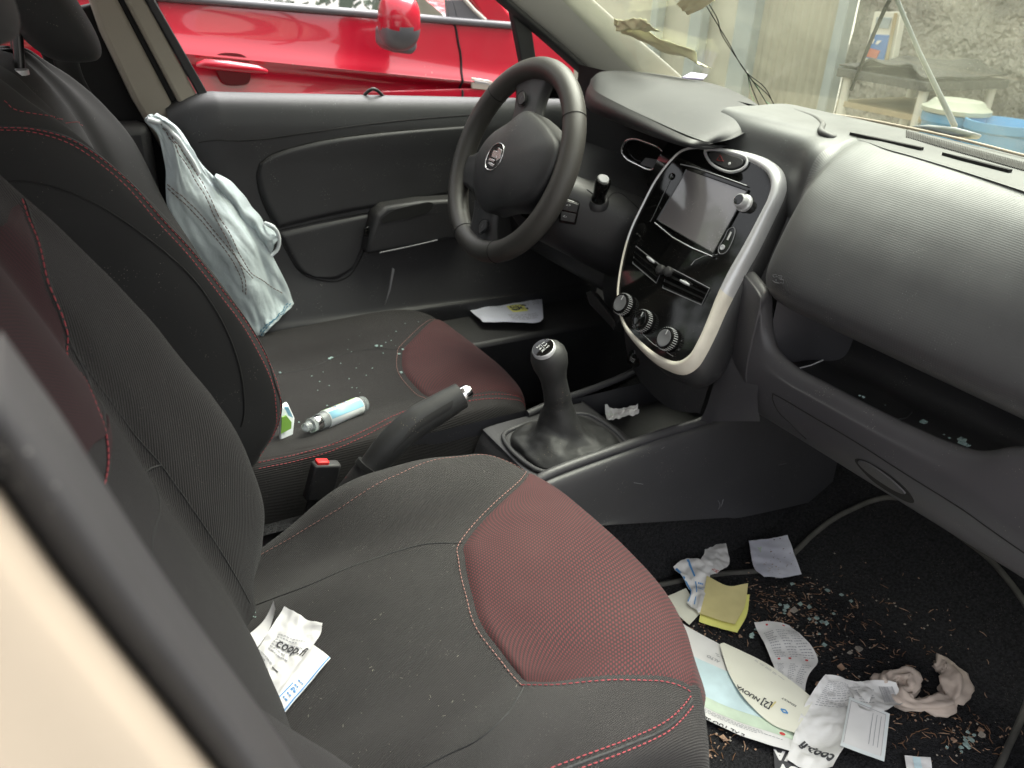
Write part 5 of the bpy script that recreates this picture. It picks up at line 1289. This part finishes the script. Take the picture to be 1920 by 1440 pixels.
p = Paper('receipt', 'crumpled white receipt with blue stripes next to the yellow notes', 'receipt', [[(1283, 1150), (1298, 1160), (1308, 1170)], [(1308, 1170), (1322, 1120), (1332, 1084)], [(1258, 1088), (1285, 1072), (1332, 1084)], [(1283, 1150), (1290, 1125), (1258, 1088)]], onfloor, lift=.008, crumple=.006, cs=40, facet=4)
p.rect(.45, .1, .52, .98, 'ink_blue'); p.rect(.0, .1, .07, .95, 'ink_blue'); p.lines(.6, .4, .95, .6, 3, 'ink_blue'); p.build()
for k, (lab, mt, ox, oy, l) in enumerate((('bright yellow sticky notes at the bottom of the small stack', 'note_bright', 5, 12, .004), ('faded yellow sticky note curling on top of the stack', 'note_yellow', 0, 0, .009))):
    p = Paper('sticky_note', lab, 'sticky note', [[(1306+ox*.3, 1168+oy), (1350+ox, 1182+oy), (1374+ox, 1188+oy)], [(1374+ox, 1188+oy), (1392+ox, 1155+oy), (1397+ox, 1119+oy)], [(1320+ox, 1105+oy*.3), (1360+ox, 1124+oy*.3), (1397+ox, 1119+oy)], [(1306+ox*.3, 1168+oy), (1315, 1135), (1320+ox, 1105+oy*.3)]], onfloor, mt, lift=l, crumple=.001, curl=.010 if k else .003, seed=4); p.build()
p = Paper('leaflet', 'creased white leaflet with columns of small print and red dots', 'leaflet', [[(1452, 1284), (1475, 1300), (1503, 1319)], [(1503, 1319), (1510, 1285), (1529, 1251), (1500, 1210), (1476, 1187)], [(1410, 1183), (1440, 1181), (1476, 1187)], [(1452, 1284), (1440, 1250), (1410, 1183)]], onfloor, 'paper', lift=.004, crumple=.004, cs=22)
for a in (.12, .45, .72):
    p.lines(a, .50, a+.25, .86, 12, 'ink_grey', .35, word=.05); p.lines(a, .12, a+.2, .40, 10, 'ink_grey', .35, word=.05)
for a, b in ((.3, .93), (.75, .93), (.15, .46), (.4, .46), (.75, .46)): p.rect(a, b, a+.06, b+.025, 'ink_red', n=2)
p.build()
p = Paper('brochure', 'large unfolded map brochure sticking out from beside the seat cushion', 'brochure', [[(1288, 1350), (1390, 1400), (1478, 1428)], [(1478, 1428), (1495, 1390), (1512, 1345), (1440, 1275)], [(1268, 1180), (1350, 1228), (1440, 1275)], [(1288, 1350), (1275, 1280), (1268, 1180)]], onfloor, 'paper', lift=.006, crumple=.003, cs=14, nu=50, nv=50)
p.rect(.03, .18, .97, .55, 'map_green', n=16); p.rect(.06, .34, .72, .72, 'map_blue', .0009, n=16)
for a, b in ((.12, .60), (.3, .56), (.86, .22), (.34, .70)): p.text('o', a, b, .012, 'ink_red', bold=.0015)
p.textpx('E AL TUO SERV', (1392, 1398), (1296, 1350), bold=.02); p.lines(.05, .10, .9, .17, 3, 'ink_grey', .4, word=.03); p.lines(.35, .84, .9, .88, 2, 'ink_grey', .4); p.textpx('ALTO', (1349, 1242), (1326, 1230), 'ink_grey', bold=.02)
p.build()
p = Paper('folder_cover', 'cream folded cover printed NUOVA lying across the map brochure', 'brochure cover', [[(1344, 1232), (1362, 1288), (1395, 1340), (1440, 1380), (1482, 1397)], [(1482, 1397), (1503, 1365), (1518, 1335)], [(1352, 1229), (1420, 1262), (1470, 1295), (1518, 1335)], [(1344, 1232), (1347, 1230), (1352, 1229)]], onfloor, 'paper_cream', lift=.014, crumple=.002, cs=12, nu=44)
p = p
def ptext(px_, s_, size, mt, rot, bold=0.0004):
    pass
p.textpx('NUOVA', (1424, 1314), (1374, 1285), bold=.03); p.textpx('[2]', (1446, 1326), (1428, 1316), bold=.02, asp=1.3); p.textpx('RENAULT', (1493, 1325), (1466, 1309), bold=.01); p.textpx('I', (1452, 1322), (1449, 1320), 'note_yellow', bold=.05, asp=1.6)
p.textpx('<>', (1478, 1338), (1464, 1329), 'ink_blue', bold=.05, asp=1.3); p.lines(.3, .88, .7, .93, 2, 'ink_grey'); p.build()
p = Paper('receipt', 'long crumpled till receipt printed coop.fi at the bottom edge', 'receipt', [[(1470, 1440), (1510, 1462), (1550, 1470)], [(1550, 1470), (1590, 1400), (1625, 1330), (1612, 1306)], [(1538, 1296), (1575, 1300), (1612, 1306)], [(1470, 1440), (1500, 1350), (1538, 1296)]], onfloor, 'paper', lift=.012, crumple=.006, cs=35, facet=6, nu=44, nv=50)
p.textpx('coop.fi', (1562, 1424), (1502, 1394), bold=.035, asp=1.2); p.lines(.15, .55, .85, .92, 14, 'ink_grey', .3); p.build()
p = Paper('receipt', 'thin receipt ending in a barcode beside the twisted cloth', 'receipt', [[(1600, 1366), (1640, 1368), (1690, 1340)], [(1690, 1340), (1680, 1325), (1668, 1312)], [(1580, 1305), (1625, 1303), (1668, 1312)], [(1600, 1366), (1590, 1335), (1580, 1305)]], onfloor, 'paper', lift=.015, crumple=.004, cs=40, facet=4)
for k in range(16): p.rect(.62+.018*k, .25, .62+.018*k+random.uniform(.004, .012), .85, 'ink_grey', n=1)
p.lines(.1, .3, .5, .8, 6, 'ink_grey'); p.build()
p = Paper('card_sleeve', 'small printed card in a clear plastic sleeve at the bottom edge', 'card', Q((1564, 1432), (1645, 1462), (1656, 1372), (1582, 1340)), onfloor, 'label_white', lift=.026, crumple=.0005)
p.rect(.04, .06, .92, .94, 'paper', .001); 
for a0, b0, a1, b1 in ((.05, .07, .06, .93), (.90, .07, .91, .93), (.05, .92, .91, .93)): p.rect(a0, b0, a1, b1, 'ink_grey', .0014, n=2)
p.text('o', .2, .6, .012, 'ink_grey'); p.text('Dichiaro scommesse Ag', .42, .50, .0068, 'ink', rot=90, bold=.0002); p.lines(.55, .2, .62, .8, 1, 'ink_grey'); 
for k in range(3): p.rect(.6+.1*k, .2, .615+.1*k, .85, 'ink_grey', .0014, n=2)
p.build()
p = Paper('black_flyer', 'black flyer with white capital letters poking out below the brochure', 'flyer', Q((1450, 1470), (1540, 1490), (1530, 1425), (1446, 1408)), onfloor, 'ink', lift=.001, crumple=.001)
p.text('NOVA', .5, .7, .022, 'paper', rot=180, bold=.001); p.text('WOV', .5, .3, .022, 'paper', rot=180, bold=.001); p.build()
p = Paper('paper_scrap', 'pale blue and white scrap at the bottom edge of the footwell', 'paper', Q((1695, 1470), (1745, 1475), (1738, 1436), (1690, 1432)), onfloor, 'paper', lift=.004, crumple=.002); p.rect(.3, .1, .6, .95, 'map_blue'); p.build()
# twisted cloth
pth = [onfloor(x, y) for x, y in ((1662, 1318), (1650, 1300), (1672, 1284), (1700, 1292), (1702, 1312), (1680, 1322), (1700, 1338), (1735, 1340), (1768, 1338), (1782, 1312), (1778, 1285), (1762, 1268), (1748, 1272))]
rows = []
C_ = cr(pth, 60)
for k, c in enumerate(C_):
    t = (C_[min(k+1, 59)]-C_[max(k-1, 0)]).normalized(); x_ = V((-t.y, t.x, 0)).normalized(); r = (.013+.004*sin(k*.55)+(.006 if k > 42 else 0))*(1 if 1 < k < 58 else .35)
    rows.append([c+V((0, 0, .010))+x_*cos(w)*r*(1+.22*sin(5*w+k*.25))+V((0, 0, 1))*sin(w)*r*.75*(1+.22*sin(5*w+k*.25)) for w in [2*pi*q/30 for q in range(30)]])
cl = Surf.__new__(Surf); cl.g = rows; cl.nu = 30; cl.nv = 60; cl.closed = True; cl.flip = 1; cl._b = None
if cl.nrm(.25, .5).z < 0: cl.flip = -1
cl.disp(lambda a, b, p_, n: .0035*nz(p_, 110, 2)+.003*nz(p_, 45, 5))
tag(cl.mesh('twisted_cloth', M['tissue'], None, capv=True, sharp=180), 'twisted grubby off-white cloth lying on the black floor mat', 'cloth')
# paper in the driver's door pocket
base = lambda x, y: A(x, y, z=.252)
p = Paper('paper_bag', 'folded white paper with yellow mark and red heading, beyond the far seat', 'paper', [[(905, 609), (1000, 610), (1018, 604)], [(1018, 604), (1017, 580), (1015, 553)], [(862, 573), (950, 560), (1015, 553)], [(905, 609), (885, 590), (862, 573)]], base, 'paper_cool', lift=.004, crumple=.003, cs=20)
p.rect(.38, .42, .60, .66, 'note_bright'); p.text('SC', .52, .55, .028, 'ink', bold=.002); p.text('Informazioni', .66, .90, .022, 'ink_red', bold=.0006)
for a in (.2, .62, .8): p.lines(a, .62, a+.14, .84, 4, 'ink_grey', word=.03)
p.lines(.3, .15, .8, .36, 4, 'ink_grey'); p.build()
# crumpled slip in the console tray
base = lambda x, y: A(x, y, z=.232)
p = Paper('crumpled_slip', 'small crumpled white slip in the tray behind the gear lever', 'paper', Q((1140, 788), (1196, 792), (1190, 770), (1132, 772)), base, 'paper', lift=.002, crumple=.008, cs=60, facet=4); p.text('coop', .2, .6, .01, 'map_green'); p.build()
# spray bottle
a_, b_ = cdn.pt(600, 806, .014)[0], cdn.pt(700, 766, .016)[0]; ax = (b_-a_).normalized()
bt = lathe('spray_bottle', a_, ax, [(-.002, .009), (.0, .014), (.012, .0155), (.100, .0155), (.112, .0145), (.116, .010), (.117, .003)], M['clear_plastic'], None, seg=32)
tag(bt, 'small clear spray bottle with green and blue label lying on the far seat', 'bottle')
L_ = (b_-a_).length
def wrap(nm, h0, h1, w0, w1, mt, r=.0159):
    up = (V((0, 0, 1))-ax*ax.z).normalized(); sd2 = ax.cross(up); vs = []; fs = []; n = 24
    for j in range(2):
        for i in range(n+1):
            w = radians(w0+(w1-w0)*i/n); vs.append(a_+ax*(h0 if j == 0 else h1)+(up*cos(w)+sd2*sin(w))*r)
    for i in range(n): fs.append((i, i+1, n+2+i, n+1+i))
    return link(nm, vs, fs, mt, bt, sharp=180, solid=.0002)
wrap('label', .014, .098, -170, 170, M['label_white']); 
wrap('label_band', .016, .060, -75, -25, M['label_green'], .0161); wrap('label_band', .075, .094, -60, -15, M['label_green'], .0161); wrap('label_band', .016, .096, 20, 70, M['label_blue'], .0161)
for k in range(9): wrap('label_print', .030+.0045*k, .0325+.0045*k, -22, 5 if k % 3 else -8, M['ink_pink'] if k % 2 else M['ink_blue'], .0161)
lathe('collar', a_-ax*.012, ax, [(0, .0125), (.002, .013), (.011, .013), (.012, .012)], M['chrome'], bt)
lathe('cap', a_-ax*.034, ax, [(0, .006), (.001, .0075), (.012, .0085), (.014, .0125), (.021, .0125), (.022, .010)], M['clear_plastic'], bt)
# snack sachet
sa = [A(525, 832, y=.18), A(550, 818, y=.19), A(553, 785, y=.20), A(540, 757, y=.20), A(528, 765, y=.19)]
sc_ = MB().slab(sa, V((0, .012, 0))).build('sachet', M['label_white'], None, bev=.003); tag(sc_, 'green and white sachet wedged beside the far backrest', 'sachet')
slab('green_print', [A(x, y, y=.186) for x, y in ((526, 812), (545, 802), (546, 790), (536, 778), (528, 782))], (0, -.003, 0), M['label_green'], sc_, bev=0)
slab('blue_print', [A(x, y, y=.186) for x, y in ((532, 762), (540, 762), (549, 782), (540, 778))], (0, -.003, 0), M['label_blue'], sc_, bev=0)
# pale denim garment hung between the far seat and the door
jr = [((270, 224), (280, 215), (290, 214), (303, 219)), ((298, 258), (308, 240), (320, 236), (335, 246)), ((312, 322), (332, 290), (350, 285), (366, 292)), ((314, 388), (350, 355), (380, 338), (402, 335)),
      ((338, 440), (378, 410), (420, 398), (455, 400)), ((392, 528), (425, 480), (460, 455), (500, 462)), ((440, 590), (470, 545), (495, 520), (530, 518)), ((474, 632), (492, 600), (515, 575), (548, 560)), ((486, 644), (500, 622), (525, 596), (549, 572))]
rows = [[A(a[0], a[1], y=.60), A(b[0], b[1], y=.585+.012*sin(k*2)), A(c[0], c[1], y=.60-.012*sin(k*1.7)), A(d[0], d[1], y=.625)] for k, (a, b, c, d) in enumerate(jr)]
jn = rowsurf(rows, 70, 120)
if jn.nrm(.5, .5).y > 0: jn.flip = -1
jn.disp(lambda a, b, p_, n: .006*nz((a*4, b*3, 1), 1)+.004*abs(nz((a*5+b*3, b*2, 7), 1))+.0015*abs(nz((a*12-b*5, b*7, 9), 1))+.004*sin(a*9+b*5)*sin(pi*a)+.004*nz((a*9, b*12, 4), 1))
jo = jn.mesh('denim_garment', M['denim'], None, sharp=180, solid=.0025); tag(jo, 'pale washed denim garment draped between the far seat and its door', 'clothing')
sl_ = rowsurf([[A(x0, y0, y=.63), A((x0+x1)/2, (y0+y1)/2-3, y=.605), A(x1, y1, y=.625)] for x0, y0, x1, y1 in ((400, 345, 405, 325), (430, 400, 440, 345), (455, 430, 470, 385), (480, 455, 495, 415), (498, 478, 515, 436), (505, 484, 523, 445))], 24, 40)
if sl_.nrm(.5, .5).y > 0: sl_.flip = -1
sl_.disp(lambda a, b, p_, n: .006*nz((a*3, b*7, 2), 1))
sl_.mesh('leg', M['denim'], jo, sharp=180, solid=.002)
tube('cuff', [A(497, 418, y=.62), A(512, 425, y=.605), A(523, 445, y=.615), A(520, 468, y=.62), A(507, 480, y=.62)], .0038, M['denim_white'], jo, n=20)
jl = lambda nm, pts_, mt: stitch(nm, jn.curve(pts_, 90, .003), jo, M[mt], dash=.007, gap=.002, r=.0011)
jl('stitching', [(316, 345), (340, 366), (375, 400), (410, 440), (440, 480), (458, 520), (461, 552)], 'jean_thread')
jl('stitching', [(316, 352), (338, 373), (372, 408), (406, 448), (436, 488), (452, 522), (456, 550)], 'jean_thread')
jl('stitching', [(300, 232), (325, 262), (350, 300), (378, 345), (400, 385), (425, 430), (455, 490), (480, 520), (535, 552)], 'jean_thread')
jl('stitching', [(303, 240), (345, 305), (372, 350), (395, 390), (420, 436), (448, 492), (475, 526)], 'jean_thread')
jl('hem_stitching', [(545, 570), (532, 590), (515, 608), (492, 630)], 'teal_thread'); jl('hem_stitching', [(540, 568), (528, 586), (510, 604), (489, 624)], 'teal_thread')
tube('waistband', jn.curve([(276, 222), (300, 228), (325, 250), (350, 288), (372, 325)], 40, .002), .0042, M['denim_white'], jo, seg=8)
# yellow sheets modelled for reflections, and a lilac card by the far windscreen pillar
def wreflection(lab, pts_, off, mt, nm='yellow_reflection', cat='paper', lf=.03):
    c = [Wd(*q, off) for q in pts_]; e = Q(*range(4))
    g_ = coons([c[0], c[1]], [c[1], c[2]], [c[3], c[2]], [c[0], c[3]], 24, 16)
    for j, r in enumerate(g_):
        for i, q in enumerate(r): q -= WNn*(lf*.3*nz((i*.2, j*.25, off*90), 1)+lf*.25*sin(pi*j/15))
    s_ = gridsurf(g_); tag(s_.mesh(nm, M[mt], None, sharp=180, solid=.0006), lab, cat)
wreflection('long yellow sheet modelled for a reflection across the windscreen corner by the far pillar', [(1165, 62), (1335, 128), (1300, 96), (1150, 35)], -.02, 'reflection_yellow')
wreflection('short yellow sheet modelled for a reflection above the long strip on the windscreen', [(1160, 55), (1240, 60), (1215, 34), (1160, 38)], -.035, 'reflection_yellow')
wreflection('small yellow sheet modelled for a reflection at the top edge of the windscreen', [(1268, 8), (1290, 28), (1340, 2), (1300, -25)], -.02, 'reflection_yellow', 'small_yellow_reflection', 'tag', .01)
slab_o = slab('lilac_card', [A(1278, 148, z=.802), A(1318, 151, z=.802), A(1326, 143, z=.805), A(1295, 139, z=.806)], (0, 0, .004), M['lilac'], None, bev=.001); tag(slab_o, 'small lilac card on the dashboard behind the instrument hood', 'card')

# ---- crumbs nobody could count
R2 = random.Random(11)
def inpoly(x, y, P):
    c = False
    for i in range(len(P)):
        (x1, y1), (x2, y2) = P[i-1], P[i]
        if (y1 > y) != (y2 > y) and x < (x2-x1)*(y-y1)/(y2-y1)+x1: c = not c
    return c
clusters = [((1440, 1130), 55, 28, 110), ((1530, 1150), 60, 45, 110), ((1480, 1175), 60, 20, 70), ((1530, 1210), 40, 35, 60), ((1700, 1330), 80, 60, 90), ((1800, 1390), 60, 35, 130), ((1600, 1250), 130, 90, 120), ((1650, 1180), 150, 100, 100), ((1340, 1400), 60, 40, 80), ((1320, 1190), 50, 20, 60)]
nd = MB(); gt = MB(); gs = MB()
def chunk(mb, p, r, mi=0):
    vs = [p+V((sx*r*R2.uniform(.5, 1.2), sy*r*R2.uniform(.5, 1.2), (sz+.6)*r*R2.uniform(.4, .8))) for sx in (-1, 1) for sy in (-1, 1) for sz in (-.6, .6)]
    mb.add((vs, [(0, 1, 3, 2), (4, 6, 7, 5), (0, 4, 5, 1), (2, 3, 7, 6), (0, 2, 6, 4), (1, 5, 7, 3)]), mi)
for (cx_, cy_), sx, sy, n in clusters:
    for k in range(n):
        x, y = R2.gauss(cx_, sx*.7), R2.gauss(cy_, sy*.7)
        if not (1240 < x < 1918 and 1000 < y < 1438): continue
        p = onfloor(x, y); t = R2.random()
        if t < .42:
            w = R2.uniform(0, 2*pi); l = R2.uniform(.004, .017); d = V((cos(w), sin(w), R2.uniform(-.1, .25))); b = V((-d.y, d.x, 0))*R2.uniform(-.002, .002)
            nd.tube([p-d*l*.5, p+b, p+d*l*.5], [.0004, .0008, .0004], 4, R2.choice([0, 0, 1]))
        elif t < .93: chunk(gt, p, R2.uniform(.0004, .0016) if R2.random() < .93 else R2.uniform(.003, .006), R2.choice([0, 0, 1]))
for (cx_, cy_), s_, n in (((1468, 1150), 9, 6), ((1500, 1140), 22, 6), ((1570, 1165), 25, 5), ((1408, 1200), 7, 5), ((1805, 1400), 12, 14), ((1520, 1175), 20, 4)):
    for k in range(n): chunk(gs, onfloor(R2.gauss(cx_, s_), R2.gauss(cy_, s_)), R2.uniform(.0018, .0038))
for x, y, r in ((1618, 745, .002), (1731, 793, .004), (1801, 826, .005), (1814, 836, .003), (1805, 832, .004), (1780, 822, .0015), (1770, 815, .001), (1612, 742, .0015), (1660, 760, .001)): chunk(gs, A(x, y, z=.481), r)
for k in range(30):
    x, y = R2.choice([(620, 760), (600, 740), (680, 720), (700, 655), (650, 670), (740, 640)]); x += R2.gauss(0, 28); y += R2.gauss(0, 22)
    if x > 545 and y < 795: chunk(gs, cdn.pt(x, y, .001)[0], R2.uniform(.0005, .0014))
for x, y in ((618, 674), (622, 672), (755, 656), (706, 650), (715, 650), (525, 700), (748, 665), (752, 700)): chunk(gs, cdn.pt(x, y, .001)[0], .0026)
for k in range(16): chunk(gs, cp.pt(470+R2.gauss(4, 5), 1150+R2.gauss(0, 7), .001)[0], R2.uniform(.0008, .002))
tag(nd.build('pine_needles', [M['needle'], M['grit']], None), kind='stuff'); tag(gt.build('grit', [M['grit'], M['grit_pale']], None, smooth=False), kind='stuff'); tag(gs.build('glass_crumbs', M['shard'], None, smooth=False), kind='stuff')
lint = MB()
for k in range(150):
    x, y = R2.uniform(480, 1250), R2.uniform(1000, 1438)
    if not inpoly(x, y, [(480, 1120), (860, 1020), (980, 1280), (780, 1440), (620, 1440), (560, 1400), (520, 1380)]): continue
    p, n = cp.pt(x, y, .0006); w = R2.uniform(0, 6.28); l = R2.choice([.0003, .0004, .0006, .0015]) ; d = V((cos(w), sin(w), 0))*l
    lint.tube([p-d, p+d+V((.0003, 0, 0))], .0002, 4)
tag(lint.build('seat_lint', M['grit_pale'], None), kind='stuff')
